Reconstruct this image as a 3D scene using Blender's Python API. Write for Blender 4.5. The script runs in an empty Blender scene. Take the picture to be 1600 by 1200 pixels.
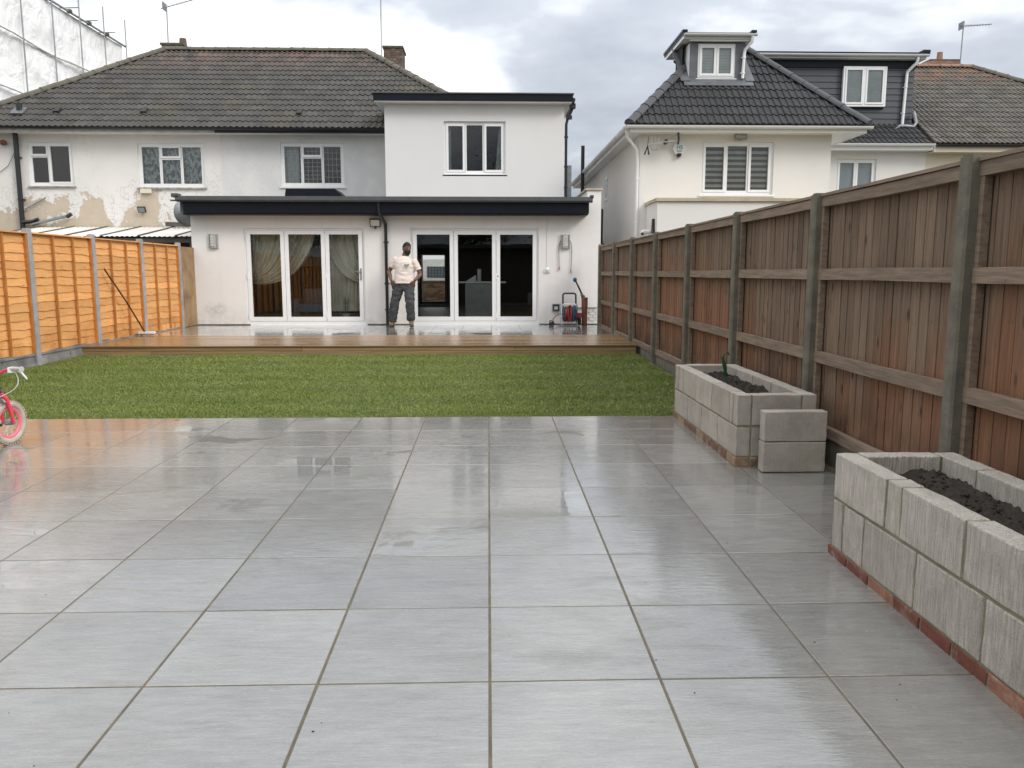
import bpy, bmesh, math, random
import numpy as np
from mathutils import Vector, Matrix, noise as mn
random.seed(7); np.random.seed(7)
R = math.radians
SC = bpy.context.scene
COL = SC.collection

CLOUD_OFF = (6.3, 9.4, .9)
SKY_STR = .72; SUN_STR = 1.0; EXPO = 0.70
TREES = [(-6, -9, 8, 3.0), (-1.5, -11, 8.5, 3.2), (3.5, -8.5, 9.5, 3.6), (8, -6, 10, 3.6), (6, -10, 10.5, 3.8), (-10, -7, 7.5, 3.0)]
# ------------------------------------------------------------ camera
FPX = 1250.0
pitch = math.atan(175/FPX)
yaw = math.atan(37/FPX*math.cos(pitch))
cam_data = bpy.data.cameras.new('camera')
cam = bpy.data.objects.new('camera', cam_data); COL.objects.link(cam)
cam.location = (0, 0, 1.45)
cam.rotation_euler = (math.pi/2-pitch, 0, -yaw)
cam_data.sensor_width = 36.0
cam_data.lens = 36.0*FPX/1600
cam_data.clip_start = .05; cam_data.clip_end = 2000
SC.camera = cam

# ------------------------------------------------------------ sky, sun, exposure
SUN_EL, SUN_AZ = R(36), R(128)        # azimuth measured from +Y towards +X
world = bpy.data.worlds.new('World'); SC.world = world; world.use_nodes = True
wt = world.node_tree; wt.nodes.clear()
def wn(t, **k):
    n = wt.nodes.new(t)
    for a, b in k.items(): setattr(n, a, b)
    return n
wo = wn('ShaderNodeOutputWorld')
sky = wn('ShaderNodeTexSky', sky_type='NISHITA', sun_disc=False)
sky.sun_elevation = SUN_EL; sky.sun_rotation = SUN_AZ
bg_sky = wn('ShaderNodeBackground'); bg_sky.inputs[1].default_value = .1
wt.links.new(sky.outputs[0], bg_sky.inputs[0])
tc = wn('ShaderNodeTexCoord')
sep = wn('ShaderNodeSeparateXYZ'); wt.links.new(tc.outputs['Generated'], sep.inputs[0])
def wmath(op, a, b=None, c=None):
    n = wn('ShaderNodeMath', operation=op)
    for i, v in enumerate((a, b, c)):
        if v is None: continue
        if isinstance(v, (int, float)): n.inputs[i].default_value = v
        else: wt.links.new(v, n.inputs[i])
    return n.outputs[0]
zz = wmath('ADD', wmath('ABSOLUTE', sep.outputs['Z']), .32)
comb = wn('ShaderNodeCombineXYZ')
wt.links.new(wmath('DIVIDE', sep.outputs['X'], zz), comb.inputs[0])
wt.links.new(wmath('DIVIDE', sep.outputs['Y'], zz), comb.inputs[1])
wt.links.new(wmath('MULTIPLY', sep.outputs['Z'], 1.2), comb.inputs[2])
def wnoise(scale, detail, rough, off, dist=0.0):
    v = wn('ShaderNodeVectorMath', operation='ADD'); v.inputs[1].default_value = off
    wt.links.new(comb.outputs[0], v.inputs[0])
    n = wn('ShaderNodeTexNoise'); n.inputs['Scale'].default_value = scale
    n.inputs['Detail'].default_value = detail; n.inputs['Roughness'].default_value = rough
    n.inputs['Distortion'].default_value = dist
    wt.links.new(v.outputs[0], n.inputs['Vector']); return n.outputs[0]
n_big = wnoise(1.05, 5, .5, CLOUD_OFF, .3)
n_fine = wnoise(4.5, 7, .55, (3.1, .4, 0), .2)
mixn = wmath('ADD', wmath('MULTIPLY', n_big, .84), wmath('MULTIPLY', n_fine, .16))
cr = wn('ShaderNodeValToRGB'); wt.links.new(mixn, cr.inputs[0])
els = cr.color_ramp.elements
els[0].position = .39; els[0].color = (.33, .36, .41, 1)
els[1].position = .605; els[1].color = (.98, .975, .96, 1)
e = els.new(.48); e.color = (.47, .50, .55, 1)
e = els.new(.545); e.color = (.80, .81, .82, 1)
bg_cl = wn('ShaderNodeBackground'); wt.links.new(wmath('MULTIPLY_ADD', wmath('MAXIMUM', sep.outputs['Z'], 0.0), 2.4*SKY_STR, .74*SKY_STR), bg_cl.inputs[1])  # overcast: brighter overhead
wt.links.new(cr.outputs[0], bg_cl.inputs[0])
mx = wn('ShaderNodeMixShader'); mx.inputs[0].default_value = .93
wt.links.new(bg_sky.outputs[0], mx.inputs[1]); wt.links.new(bg_cl.outputs[0], mx.inputs[2])
wt.links.new(mx.outputs[0], wo.inputs[0])
sd = bpy.data.lights.new('sun', 'SUN'); sd.energy = SUN_STR; sd.angle = R(18); sd.color = (1, .95, .88)
sun = bpy.data.objects.new('sun', sd); COL.objects.link(sun)
sdir = Vector((math.sin(SUN_AZ)*math.cos(SUN_EL), math.cos(SUN_AZ)*math.cos(SUN_EL), math.sin(SUN_EL)))
sun.rotation_euler = sdir.to_track_quat('Z', 'Y').to_euler()
SC.view_settings.view_transform = 'Standard'; SC.view_settings.look = 'None'
SC.view_settings.exposure = EXPO; SC.view_settings.gamma = 1
SC.view_settings.use_curve_mapping = False

# ------------------------------------------------------------ material helpers
class NT:
    def __init__(s, name):
        s.m = bpy.data.materials.new(name); s.m.use_nodes = True
        s.t = s.m.node_tree; s.t.nodes.clear()
        s.out = s.n('ShaderNodeOutputMaterial'); s.b = s.n('ShaderNodeBsdfPrincipled')
        s.t.links.new(s.b.outputs[0], s.out.inputs[0])
        s.geo = s.n('ShaderNodeNewGeometry'); s.oi = s.n('ShaderNodeObjectInfo')
    def n(s, t, **k):
        n = s.t.nodes.new(t)
        for a, b in k.items(): setattr(n, a, b)
        return n
    def put(s, sock, v):
        if v is None: return
        if isinstance(v, (int, float)): sock.default_value = (v if sock.type == "VALUE" else (v,)*3+((1,) if sock.type == "RGBA" else ()))
        elif isinstance(v, (tuple, list)):
            sock.default_value = tuple(v)+(1,) if (len(v) == 3 and sock.type == 'RGBA') else v
        else: s.t.links.new(v, sock)
    def math(s, op, a, b=None, c=None, clamp=False):
        n = s.n('ShaderNodeMath', operation=op, use_clamp=clamp)
        for i, v in enumerate((a, b, c)): s.put(n.inputs[i], v)
        return n.outputs[0]
    def vmul(s, a, b):
        n = s.n('ShaderNodeVectorMath', operation='MULTIPLY'); s.put(n.inputs[0], a); s.put(n.inputs[1], b); return n.outputs[0]
    def vadd(s, a, b):
        n = s.n('ShaderNodeVectorMath', operation='ADD'); s.put(n.inputs[0], a); s.put(n.inputs[1], b); return n.outputs[0]
    def rnd(s):   # random per object plus per mesh island
        a = s.math('ADD', s.oi.outputs['Random'], s.geo.outputs['Random Per Island'])
        return s.math('FRACT', s.math('MULTIPLY', a, 7.31))
    def pos(s, stretch=(1, 1, 1), shuffle=False):
        p = s.geo.outputs['Position']
        if shuffle:
            c = s.n('ShaderNodeCombineXYZ'); r = s.math('MULTIPLY', s.rnd(), 37.0)
            for i in range(3): s.put(c.inputs[i], r)
            p = s.vadd(p, c.outputs[0])
        return s.vmul(p, stretch)
    def noise(s, scale, detail=4, rough=.55, vec=None, dist=0.0):
        n = s.n('ShaderNodeTexNoise'); s.put(n.inputs['Scale'], scale); s.put(n.inputs['Detail'], detail)
        s.put(n.inputs['Roughness'], rough); s.put(n.inputs['Distortion'], dist)
        s.put(n.inputs['Vector'], vec if vec is not None else s.geo.outputs['Position']); return n.outputs[0]
    def ramp(s, fac, a, b, lo=0.0, hi=1.0):
        n = s.n('ShaderNodeMapRange'); n.clamp = True
        s.put(n.inputs[0], fac); s.put(n.inputs[1], a); s.put(n.inputs[2], b); s.put(n.inputs[3], lo); s.put(n.inputs[4], hi)
        return n.outputs[0]
    def mix(s, f, a, b):
        n = s.n('ShaderNodeMix', data_type='RGBA'); s.put(n.inputs[0], f); s.put(n.inputs[6], a); s.put(n.inputs[7], b)
        return n.outputs[2]
    def scale(s, c, f):
        n = s.n('ShaderNodeMix', data_type='RGBA', blend_type='MULTIPLY'); n.inputs[0].default_value = 1
        g = s.n('ShaderNodeCombineColor')
        for i in range(3): s.put(g.inputs[i], f)
        s.put(n.inputs[6], c); s.put(n.inputs[7], g.outputs[0]); return n.outputs[2]
    def bump(s, h, dist, strength=1.0):
        n = s.n('ShaderNodeBump'); s.put(n.inputs['Height'], h); s.put(n.inputs['Distance'], dist); s.put(n.inputs['Strength'], strength)
        s.t.links.new(n.outputs[0], s.b.inputs['Normal'])
    def set(s, **k):
        for a, v in k.items(): s.put(s.b.inputs[a.replace('_', ' ')], v)
        return s.m

def mat(name, col, col2=None, scale=6, stretch=(1, 1, 1), rough=.7, rnd=0.0, bump=0.0, bscale=40, bstretch=None, metal=0.0, shuffle=False, spec=.5, contrast=(.35, .65), detail=5, dirt=None, roughvar=0.0):
    s = NT(name)
    n = s.noise(scale, detail, .6, s.pos(stretch, shuffle))
    c = s.mix(s.ramp(n, *contrast), col, col2 if col2 else tuple(x*.82 for x in col))
    if dirt:
        d = s.noise(dirt[1], 6, .65, s.pos((1, 1, 1)))
        c = s.mix(s.ramp(d, dirt[2], dirt[3], 0, dirt[4]), c, dirt[0])
    if rnd: c = s.scale(c, s.ramp(s.rnd(), 0, 1, 1-rnd, 1+rnd))
    if bump:
        s.bump(s.noise(bscale, 5, .6, s.pos(bstretch or stretch, shuffle)), bump)
    r = rough
    if roughvar: r = s.ramp(s.noise(scale*.7, 3), .35, .65, rough-roughvar, rough+roughvar)
    return s.set(Base_Color=c, Roughness=r, Metallic=metal, Specular_IOR_Level=spec)

# ------------------------------------------------------------ mesh helpers
W = {}          # world location of every object that parents something
def link(o, wl, parent=None):
    COL.objects.link(o); W[o.name] = Vector(wl)
    if parent is not None:
        o.parent = parent; o.location = Vector(wl)-W[parent.name]
    else: o.location = wl
    return o
def tag(o, label=None, cat=None, group=None, kind=None):
    if label: o['label'] = label
    if cat: o['category'] = cat
    if group: o['group'] = group
    if kind: o['kind'] = kind
    return o
def thing(name, loc, label, cat, group=None):
    return tag(link(bpy.data.objects.new(name, None), loc), label, cat, group)
def frames(pts):
    pts = [Vector(p) for p in pts]; out = []
    n = None
    for i, p in enumerate(pts):
        t = (pts[min(i+1, len(pts)-1)]-pts[max(i-1, 0)])
        t = t.normalized() if t.length > 1e-9 else Vector((0, 0, 1))
        if n is None:
            a = Vector((0, 0, 1)) if abs(t.z) < .9 else Vector((0, 1, 0))
            n = (a-t*a.dot(t)).normalized()
        else:
            n = (n-t*n.dot(t)); n = n.normalized() if n.length > 1e-6 else t.orthogonal().normalized()
        out.append((p, t, n, t.cross(n)))
    return out
class MB:
    def __init__(s): s.v = []; s.f = []; s.mi = []; s.cur = 0
    def add(s, vs, fs):
        o = len(s.v); s.v += [tuple(v) for v in vs]; s.f += [tuple(i+o for i in f) for f in fs]; s.mi += [s.cur]*len(fs); return s
    def box(s, x0, x1, y0, y1, z0, z1):
        v = [(x, y, z) for x in (x0, x1) for y in (y0, y1) for z in (z0, z1)]
        return s.add(v, [(0, 1, 3, 2), (4, 6, 7, 5), (0, 4, 5, 1), (2, 3, 7, 6), (0, 2, 6, 4), (1, 5, 7, 3)])
    def obox(s, c, ax, ay, az):      # oriented box from half-axis vectors
        c, ax, ay, az = map(Vector, (c, ax, ay, az))
        v = [c+i*ax+j*ay+k*az for i in (-1, 1) for j in (-1, 1) for k in (-1, 1)]
        return s.add(v, [(0, 1, 3, 2), (4, 6, 7, 5), (0, 4, 5, 1), (2, 3, 7, 6), (0, 2, 6, 4), (1, 5, 7, 3)])
    def quad(s, a, b, c, d): return s.add([a, b, c, d], [(0, 1, 2, 3)])
    def poly(s, p): return s.add(p, [tuple(range(len(p)))])
    def prism(s, poly, d):
        d = Vector(d); n = len(poly); a = [Vector(p) for p in poly]; b = [p+d for p in a]
        return s.add(a+b, [tuple(range(n))[::-1], tuple(range(n, 2*n))]+[(i, (i+1) % n, n+(i+1) % n, n+i) for i in range(n)])
    def tube(s, pts, r, n=8, caps=True, flat=1.0):
        fr = frames(pts); rr = r if isinstance(r, (list, tuple)) else [r]*len(fr)
        vs = []; fs = []
        for (p, t, a, b), q in zip(fr, rr):
            qa, qb = (q if isinstance(q, tuple) else (q, q*flat))
            for k in range(n):
                w = 2*math.pi*k/n; vs.append(p+a*(qa*math.cos(w))+b*(qb*math.sin(w)))
        for i in range(len(fr)-1):
            for k in range(n): fs.append((i*n+k, i*n+(k+1) % n, (i+1)*n+(k+1) % n, (i+1)*n+k))
        if caps: fs.append(tuple(range(n))[::-1]); fs.append(tuple(range((len(fr)-1)*n, len(fr)*n)))
        return s.add(vs, fs)
    def ell(s, c, r, nu=14, nv=9, rot=None):
        c = Vector(c); vs = []; fs = []
        for j in range(nv+1):
            ph = math.pi*j/nv
            for i in range(nu):
                th = 2*math.pi*i/nu
                p = Vector((r[0]*math.sin(ph)*math.cos(th), r[1]*math.sin(ph)*math.sin(th), r[2]*math.cos(ph)))
                if rot: p = rot @ p
                vs.append(c+p)
        for j in range(nv):
            for i in range(nu): fs.append((j*nu+i, j*nu+(i+1) % nu, (j+1)*nu+(i+1) % nu, (j+1)*nu+i))
        return s.add(vs, fs)
    def torus(s, c, Rr, r, axis, n=28, m=6, squash=1.0):
        q = Vector(axis).to_track_quat('Z', 'Y')
        pts = [Vector(c)+q @ Vector((Rr*math.cos(2*math.pi*i/n), Rr*math.sin(2*math.pi*i/n), 0)) for i in range(n)]
        vs = []; fs = []
        ax = q @ Vector((0, 0, 1))
        for p in pts:
            o = (p-Vector(c)).normalized()
            for k in range(m):
                w = 2*math.pi*k/m; vs.append(p+o*r*math.cos(w)+ax*r*squash*math.sin(w))
        for i in range(n):
            for k in range(m): fs.append((i*m+k, i*m+(k+1) % m, ((i+1) % n)*m+(k+1) % m, ((i+1) % n)*m+k))
        return s.add(vs, fs)
    def build(s, name, m, parent=None, smooth=0, label=None, cat=None, group=None, kind=None, origin=None, fix=True):
        a = np.array(s.v, dtype=float); c = Vector(origin) if origin is not None else Vector((a.min(0)+a.max(0))/2)
        me = bpy.data.meshes.new(name)
        me.from_pydata([tuple(Vector(v)-c) for v in s.v], [], s.f)
        ms = m if isinstance(m, (list, tuple)) else [m]
        for x in ms: me.materials.append(x)
        if len(ms) > 1: me.polygons.foreach_set('material_index', s.mi)
        if fix:
            bm = bmesh.new(); bm.from_mesh(me); bmesh.ops.recalc_face_normals(bm, faces=bm.faces); bm.to_mesh(me); bm.free()
        if smooth: me.shade_smooth(); me.set_sharp_from_angle(angle=R(smooth))
        o = bpy.data.objects.new(name, me); link(o, c, parent)
        return tag(o, label, cat, group, kind)
def inst(name, mesh, wl, parent, rot=None, scale=None, label=None):
    o = bpy.data.objects.new(name, mesh); link(o, wl, parent)
    if rot is not None:
        o.rotation_mode = 'QUATERNION'; o.rotation_quaternion = rot
    if scale is not None: o.scale = scale
    if label: o['label'] = label
    return o
def copy_tree(o, wl, parent=None, label=None):
    c = o.copy(); COL.objects.link(c)
    if parent is None: c.location = wl
    else: c.parent = parent
    if label: c['label'] = label
    for ch in list(o.children): copy_tree(ch, None, c)
    return c
def bev_mesh(name, dx, dy, dz, b, m, seg=1, rough=0.0, cuts=0, seed=0):
    bm = bmesh.new(); bmesh.ops.create_cube(bm, size=1)
    for v in bm.verts: v.co = Vector((v.co.x*dx, v.co.y*dy, v.co.z*dz))
    bmesh.ops.bevel(bm, geom=list(bm.edges), offset=b, segments=seg, affect='EDGES', profile=.5)
    if cuts:
        bmesh.ops.subdivide_edges(bm, edges=[e for e in bm.edges if e.calc_length() > .05], cuts=cuts, use_grid_fill=True)
    if rough:
        for v in bm.verts:
            q = v.co*11+Vector((seed*3.7, seed*1.3, 0))
            edge = sum(1 for a, d in zip(v.co, (dx, dy, dz)) if abs(a) > d/2-b*1.1)
            v.co += Vector(mn.noise_vector(q*2.3))*rough*(1.6 if edge > 1 else .5)
    me = bpy.data.meshes.new(name); bm.to_mesh(me); bm.free(); me.materials.append(m)
    return me
def holes_wall(parent, name, m, Y, t, x0, x1, z0, z1, holes, label=None, poly_top=None):
    """wall sheet facing -Y with real rectangular openings and reveals"""
    xs = sorted({x0, x1}|{h[0] for h in holes}|{h[1] for h in holes}); zs = sorted({z0, z1}|{h[2] for h in holes}|{h[3] for h in holes})
    xs = [x for x in xs if x0 <= x <= x1]; zs = [z for z in zs if z0 <= z <= z1]
    b = MB()
    def hole(cx, cz): return any(h[0] < cx < h[1] and h[2] < cz < h[3] for h in holes)
    for i in range(len(xs)-1):
        for j in range(len(zs)-1):
            if hole((xs[i]+xs[i+1])/2, (zs[j]+zs[j+1])/2): continue
            a, c, d, e = xs[i], xs[i+1], zs[j], zs[j+1]
            b.quad((a, Y, d), (c, Y, d), (c, Y, e), (a, Y, e)); b.quad((a, Y+t, d), (a, Y+t, e), (c, Y+t, e), (c, Y+t, d))
    for h in holes:
        a, c, d, e = h[:4]
        b.quad((a, Y, d), (a, Y, e), (a, Y+t, e), (a, Y+t, d)); b.quad((c, Y, d), (c, Y+t, d), (c, Y+t, e), (c, Y, e))
        b.quad((a, Y, e), (c, Y, e), (c, Y+t, e), (a, Y+t, e)); b.quad((a, Y, d), (a, Y+t, d), (c, Y+t, d), (c, Y, d))
    b.quad((x0, Y, z0), (x0, Y+t, z0), (x0, Y+t, z1), (x0, Y, z1)); b.quad((x1, Y, z0), (x1, Y, z1), (x1, Y+t, z1), (x1, Y+t, z0))
    b.quad((x0, Y, z1), (x0, Y+t, z1), (x1, Y+t, z1), (x1, Y, z1))
    return b.build(name, m, parent, fix=False, label=label)
def gz(y): return .0113*max(-3.0, min(y, 13.0))
# ------------------------------------------------------------ materials
def paving_mat(name, base, base2, wet=0.0):
    s = NT(name); P = s.geo.outputs['Position']
    p1 = s.pos((1.2, 7, 1), True); streak = s.noise(5, 8, .7, p1)
    fine = s.noise(70, 3, .6, s.pos((1, 2.2, 1), True)); blot = s.noise(2.2, 4, .6, s.pos((1, 1, 1), True))
    c = s.mix(s.ramp(streak, .3, .7), base, base2)
    c = s.mix(s.ramp(fine, .55, .75, 0, .35), c, tuple(min(1, x*1.5) for x in base))
    c = s.mix(s.ramp(blot, .4, .75, 0, .4), c, tuple(x*.75 for x in base2))
    c = s.scale(c, s.ramp(s.rnd(), 0, 1, .80, 1.16))
    c = s.mix(s.ramp(s.noise(.45, 4), .45, .7, 0, .35), c, (.24, .225, .18))
    # water: film thickness from broad noise, puddles are flat and mirror-like
    sp = s.n('ShaderNodeSeparateXYZ'); s.put(sp.inputs[0], P)
    far = s.ramp(sp.outputs[1], 3.2, 6.5)
    pud = s.noise(1.15, 5, .55, s.pos((1, 1.5, 1)), .5)
    pm = s.ramp(s.math('ADD', pud, s.math('ADD', s.math('MULTIPLY_ADD', far, .05, wet), s.ramp(s.rnd(), 0, 1, -.10, .05))), .61, .66)
    r1 = s.ramp(s.noise(9, 5, .65, s.pos((1, 4, 1))), .32, .68, .035, .17)
    r1 = s.math('MAXIMUM', s.math('SUBTRACT', r1, s.math('MULTIPLY', far, .07)), .035)
    r = s.mix(pm, r1, .02)
    cb = s.n('ShaderNodeBump'); s.put(cb.inputs['Distance'], .0008); s.put(cb.inputs['Strength'], .8)
    rip = s.math('MULTIPLY', s.noise(26, 3, .55, s.pos((.45, 2.4, 1), True), .4), s.math('SUBTRACT', 1.0, s.math('MULTIPLY', pm, .95)))
    s.put(cb.inputs['Height'], s.math('ADD', rip, s.math('MULTIPLY', s.noise(1.3, 2), 1.6))); s.t.links.new(cb.outputs[0], s.b.inputs['Coat Normal'])
    film = s.ramp(s.noise(3.2, 5, .6, s.pos((1, 2.6, 1), True)), .30, .52, .35, 1.0)
    s.put(s.b.inputs['Coat Weight'], s.math('MAXIMUM', film, pm)); s.put(s.b.inputs['Coat IOR'], 1.75)
    s.put(s.b.inputs['Coat Roughness'], s.math('MULTIPLY', r, .30))
    r = s.math('ADD', r, .12)
    h = s.math('MULTIPLY', s.noise(38, 4, .6, s.pos((.55, 2.6, 1), True), .4), s.math('SUBTRACT', 1.0, s.math('MAXIMUM', s.math('MULTIPLY', pm, .93), s.math('MULTIPLY', far, .55))))
    s.bump(h, .0034, .9)
    c = s.scale(c, s.ramp(pm, 0, 1, 1.0, .93))
    return s.set(Base_Color=c, Roughness=r, Specular_IOR_Level=.5, IOR=1.5)
M = {}
M['paving'] = paving_mat('wet_porcelain', (.30, .292, .27), (.20, .198, .184))
M['grout'] = mat('grout', (.135, .105, .06), (.075, .06, .04), 9, rough=.55, bump=.002, bscale=60)
M['earth'] = mat('earth', (.07, .055, .035), (.05, .06, .03), 1.5, rough=.9)
M['turfsoil'] = mat('turf_soil', (.035, .05, .014), (.055, .06, .02), 3, rough=.9)
def grass_mat():
    s = NT('grass_blades')
    t = s.noise(1.3, 5, .6, s.pos((1, 2.2, 1))); t2 = s.noise(9, 3, .6, s.pos((1, 1.5, 1)))
    c = s.mix(s.ramp(t, .32, .68), (.125, .19, .026), (.185, .235, .045))
    c = s.mix(s.ramp(t2, .45, .7, 0, .8), c, (.205, .225, .062))
    c = s.mix(s.ramp(s.rnd(), .86, .9, 0, .6), c, (.34, .31, .15))
    c = s.scale(c, s.ramp(s.rnd(), 0, 1, .88, 1.12))
    spy = s.n('ShaderNodeSeparateXYZ'); s.put(spy.inputs[0], s.geo.outputs['Position'])
    band = s.math('SINE', s.math('ADD', s.math('MULTIPLY', spy.outputs[1], 7.66), s.math('MULTIPLY', s.noise(.6, 3), 5.0)))
    c = s.scale(c, s.ramp(band, -1, 1, .90, 1.05))
    return s.set(Base_Color=c, Roughness=.55, Specular_IOR_Level=.3)
M['grass'] = grass_mat()
def render_mat():
    s = NT('white_render'); sp = s.n('ShaderNodeSeparateXYZ'); s.put(sp.inputs[0], s.geo.outputs['Position']); X, z = sp.outputs[0], sp.outputs[2]
    c = s.mix(s.ramp(s.noise(.9, 5), .35, .65), (.80, .768, .735), (.755, .725, .70))
    c = s.mix(s.ramp(s.noise(1.0, 6, .6, s.pos((3.5, 1, .35))), .5, .75, 0, .22), c, (.60, .57, .53))           # rain streaks
    low = s.math('MULTIPLY', s.ramp(z, .3, .75, 1, 0), s.ramp(s.noise(5, 6, .7), .38, .66))                      # splashes at the foot
    c = s.mix(s.math('MULTIPLY', low, .5), c, (.42, .38, .33))
    dx = s.math('ABSOLUTE', s.math('ADD', X, 6.05)); dz = s.math('ABSOLUTE', s.math('SUBTRACT', z, .62))
    sm = s.math('MULTIPLY', s.math('MULTIPLY', s.ramp(dx, .12, .3, 1, 0), s.ramp(dz, .04, .2, 1, 0)), s.ramp(s.noise(9, 6, .7), .38, .58))
    c = s.mix(s.math('MULTIPLY', sm, .55), c, (.36, .34, .33))                                                   # grey scuff low on the left
    s.bump(s.math('ADD', s.math('MULTIPLY', s.noise(3.5, 5, .5, s.pos((1, 1, 1.6))), 3.0), s.math('MULTIPLY', s.noise(90, 3), .5)), .0022)
    return s.set(Base_Color=c, Roughness=.85)
M['render'] = render_mat()
M['render_up'] = mat('pale_render', (.72, .705, .69), (.69, .675, .66), .6, rough=.85, bump=.0012, bscale=90)
M['render_nb'] = mat('cream_render', (.745, .722, .69), (.71, .688, .655), .7, rough=.85, bump=.001, bscale=80, dirt=((.55, .50, .44), .9, .6, .9, .4))
M['render_cream'] = mat('yellow_cream_render', (.72, .64, .50), (.66, .60, .48), .8, rough=.85)
def patched_mat():
    s = NT('patched_old_render')
    n = s.noise(1.1, 6, .6, None, .8); n2 = s.noise(7, 6, .7)
    c = s.mix(s.ramp(n, .42, .55), (.72, .70, .675), (.65, .64, .625))
    c = s.mix(s.ramp(n2, .6, .75, 0, .5), c, (.5, .48, .44))
    c = s.mix(s.ramp(s.noise(2.4, 8, .7, None, 1.2), .66, .69, 0, .6), c, (.74, .70, .66))
    s.bump(s.noise(12, 6), .008); return s.set(Base_Color=c, Roughness=.85)
M['patched'] = patched_mat()
def peel_mat():
    s = NT('peeling_paint'); sp = s.n('ShaderNodeSeparateXYZ'); s.put(sp.inputs[0], s.geo.outputs['Position']); z = sp.outputs[2]
    X = sp.outputs[0]
    n = s.noise(1.15, 9, .62, s.pos((1, 1, .8)), .35)
    # peel where damp runs down: more towards the foot of the wall, in two columns beside the windows
    g1 = s.math('SUBTRACT', 1.0, s.math('MULTIPLY', s.math('ABSOLUTE', s.math('ADD', X, 10.05)), 1.9), clamp=True)
    g2 = s.math('SUBTRACT', 1.0, s.math('MULTIPLY', s.math('ABSOLUTE', s.math('ADD', X, 8.75)), 2.0), clamp=True)
    col = s.math('MULTIPLY', s.math('ADD', g1, g2), s.ramp(z, 3.3, 4.3, .17, 0))
    thr = s.ramp(z, 2.7, 4.1, .035, -.22)
    v = s.math('ADD', s.math('ADD', n, thr), col)
    m = s.ramp(v, .505, .515)
    m = s.math('MULTIPLY', m, s.ramp(z, 4.1, 4.25, 1, 0))
    vo = s.n('ShaderNodeTexVoronoi', feature='DISTANCE_TO_EDGE'); s.put(vo.inputs['Scale'], 9.0)
    s.put(vo.inputs['Vector'], s.vadd(s.geo.outputs['Position'], s.vmul(s.n('ShaderNodeTexNoise').outputs['Color'], (.3, .3, .3))))
    crack = s.math('MULTIPLY', s.ramp(vo.outputs[0], .0, .05, 1, 0), s.ramp(v, .34, .42))
    crack = s.math('MULTIPLY', crack, s.ramp(s.noise(6, 4), .44, .54))
    paint = s.mix(s.ramp(s.noise(.9, 5), .35, .65), (.77, .74, .70), (.70, .675, .645))
    c = s.mix(s.math('MULTIPLY', crack, .75), paint, (.30, .27, .23))
    c = s.mix(m, c, s.mix(s.noise(4, 5), (.46, .38, .29), (.60, .51, .40)))
    s.bump(s.math('ADD', s.math('MULTIPLY', m, -1.0), s.math('MULTIPLY', crack, -.5)), .006)
    return s.set(Base_Color=c, Roughness=.85)
M['peel'] = peel_mat()
M['upvc'] = mat('white_upvc', (.80, .80, .79), (.77, .77, .76), 3, rough=.35)
M['alu'] = mat('white_aluminium', (.82, .82, .81), (.79, .79, .78), 3, rough=.3)
M['black'] = mat('black_plastic', (.018, .019, .021), None, 8, rough=.35)
M['rubber'] = mat('black_rubber', (.02, .02, .02), None, 20, rough=.7)
M['navy'] = mat('anthracite_trim', (.004, .006, .010), (.006, .008, .013), 2, rough=.4, spec=.22)
M['greytrim'] = mat('grey_edge_trim', (.085, .09, .095), (.06, .065, .07), 4, rough=.5)
M['clad'] = mat('charcoal_cladding', (.040, .044, .055), (.048, .052, .064), 4, (1, 1, 6), rough=.5, rnd=.12, bump=.001, bscale=30, bstretch=(1, 1, 8))
M['lead'] = mat('lead_flashing', (.085, .09, .098), (.12, .125, .135), 6, rough=.5, bump=.004, bscale=12)
M['steel'] = mat('brushed_steel', (.55, .55, .54), (.45, .45, .44), 20, rough=.35, metal=.8)
M['galv'] = mat('galvanised', (.30, .31, .32), (.22, .23, .24), 12, rough=.5, metal=.5)
M['stonecap'] = mat('stone_cap', (.50, .43, .30), (.40, .34, .24), 5, rough=.85, bump=.004)
M['concrete'] = mat('fence_concrete', (.17, .152, .112), (.105, .096, .073), 7, rough=.85, bump=.004, bscale=70, dirt=((.09, .085, .07), 55, .64, .68, .9))
M['concrete_wet'] = mat('damp_concrete', (.30, .29, .27), (.14, .14, .14), 3, rough=.5, bump=.004, bscale=30, rnd=.12)
def block_mat(name, a, b, ribs):
    s = NT(name); P = s.geo.outputs['Position']
    n = s.noise(6, 6, .65, s.pos((1, 1, 1), True)); rn = s.noise(52, 2, .5, s.pos((2.0, 2.6, .09), True))
    c = s.mix(s.ramp(n, .35, .65), a, b)
    c = s.mix(s.ramp(rn, .5, .62, 0, ribs*.55), c, tuple(x*.62 for x in b))
    c = s.mix(s.ramp(s.noise(1.6, 5, .6), .55, .75, 0, .35), c, (.30, .26, .20))
    c = s.scale(c, s.ramp(s.rnd(), 0, 1, .9, 1.08))
    pit = s.n('ShaderNodeTexVoronoi'); s.put(pit.inputs['Scale'], 95.0); s.put(pit.inputs['Vector'], s.geo.outputs['Position'])
    h = s.math('ADD', s.math('MULTIPLY', s.ramp(rn, .38, .62), ribs*.9-.1), s.math('ADD', s.math('MULTIPLY', s.noise(150, 3, .7), .7), s.math('MULTIPLY', s.ramp(pit.outputs[0], .1, .35), .35)))
    c = s.mix(s.ramp(s.noise(120, 3, .7), .55, .72, 0, .4), c, tuple(x*.5 for x in b))
    c = s.mix(s.ramp(s.noise(3.2, 6, .7, s.pos((1, 1, 1), True)), .5, .72, 0, .5), c, (.27, .235, .17))
    s.bump(h, .006); return s.set(Base_Color=c, Roughness=.92, Specular_IOR_Level=.2)
M['block'] = block_mat('concrete_block', (.46, .415, .355), (.375, .338, .288), .25)
M['blockrib'] = block_mat('ribbed_concrete_block', (.575, .525, .455), (.485, .44, .38), .9)
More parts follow.
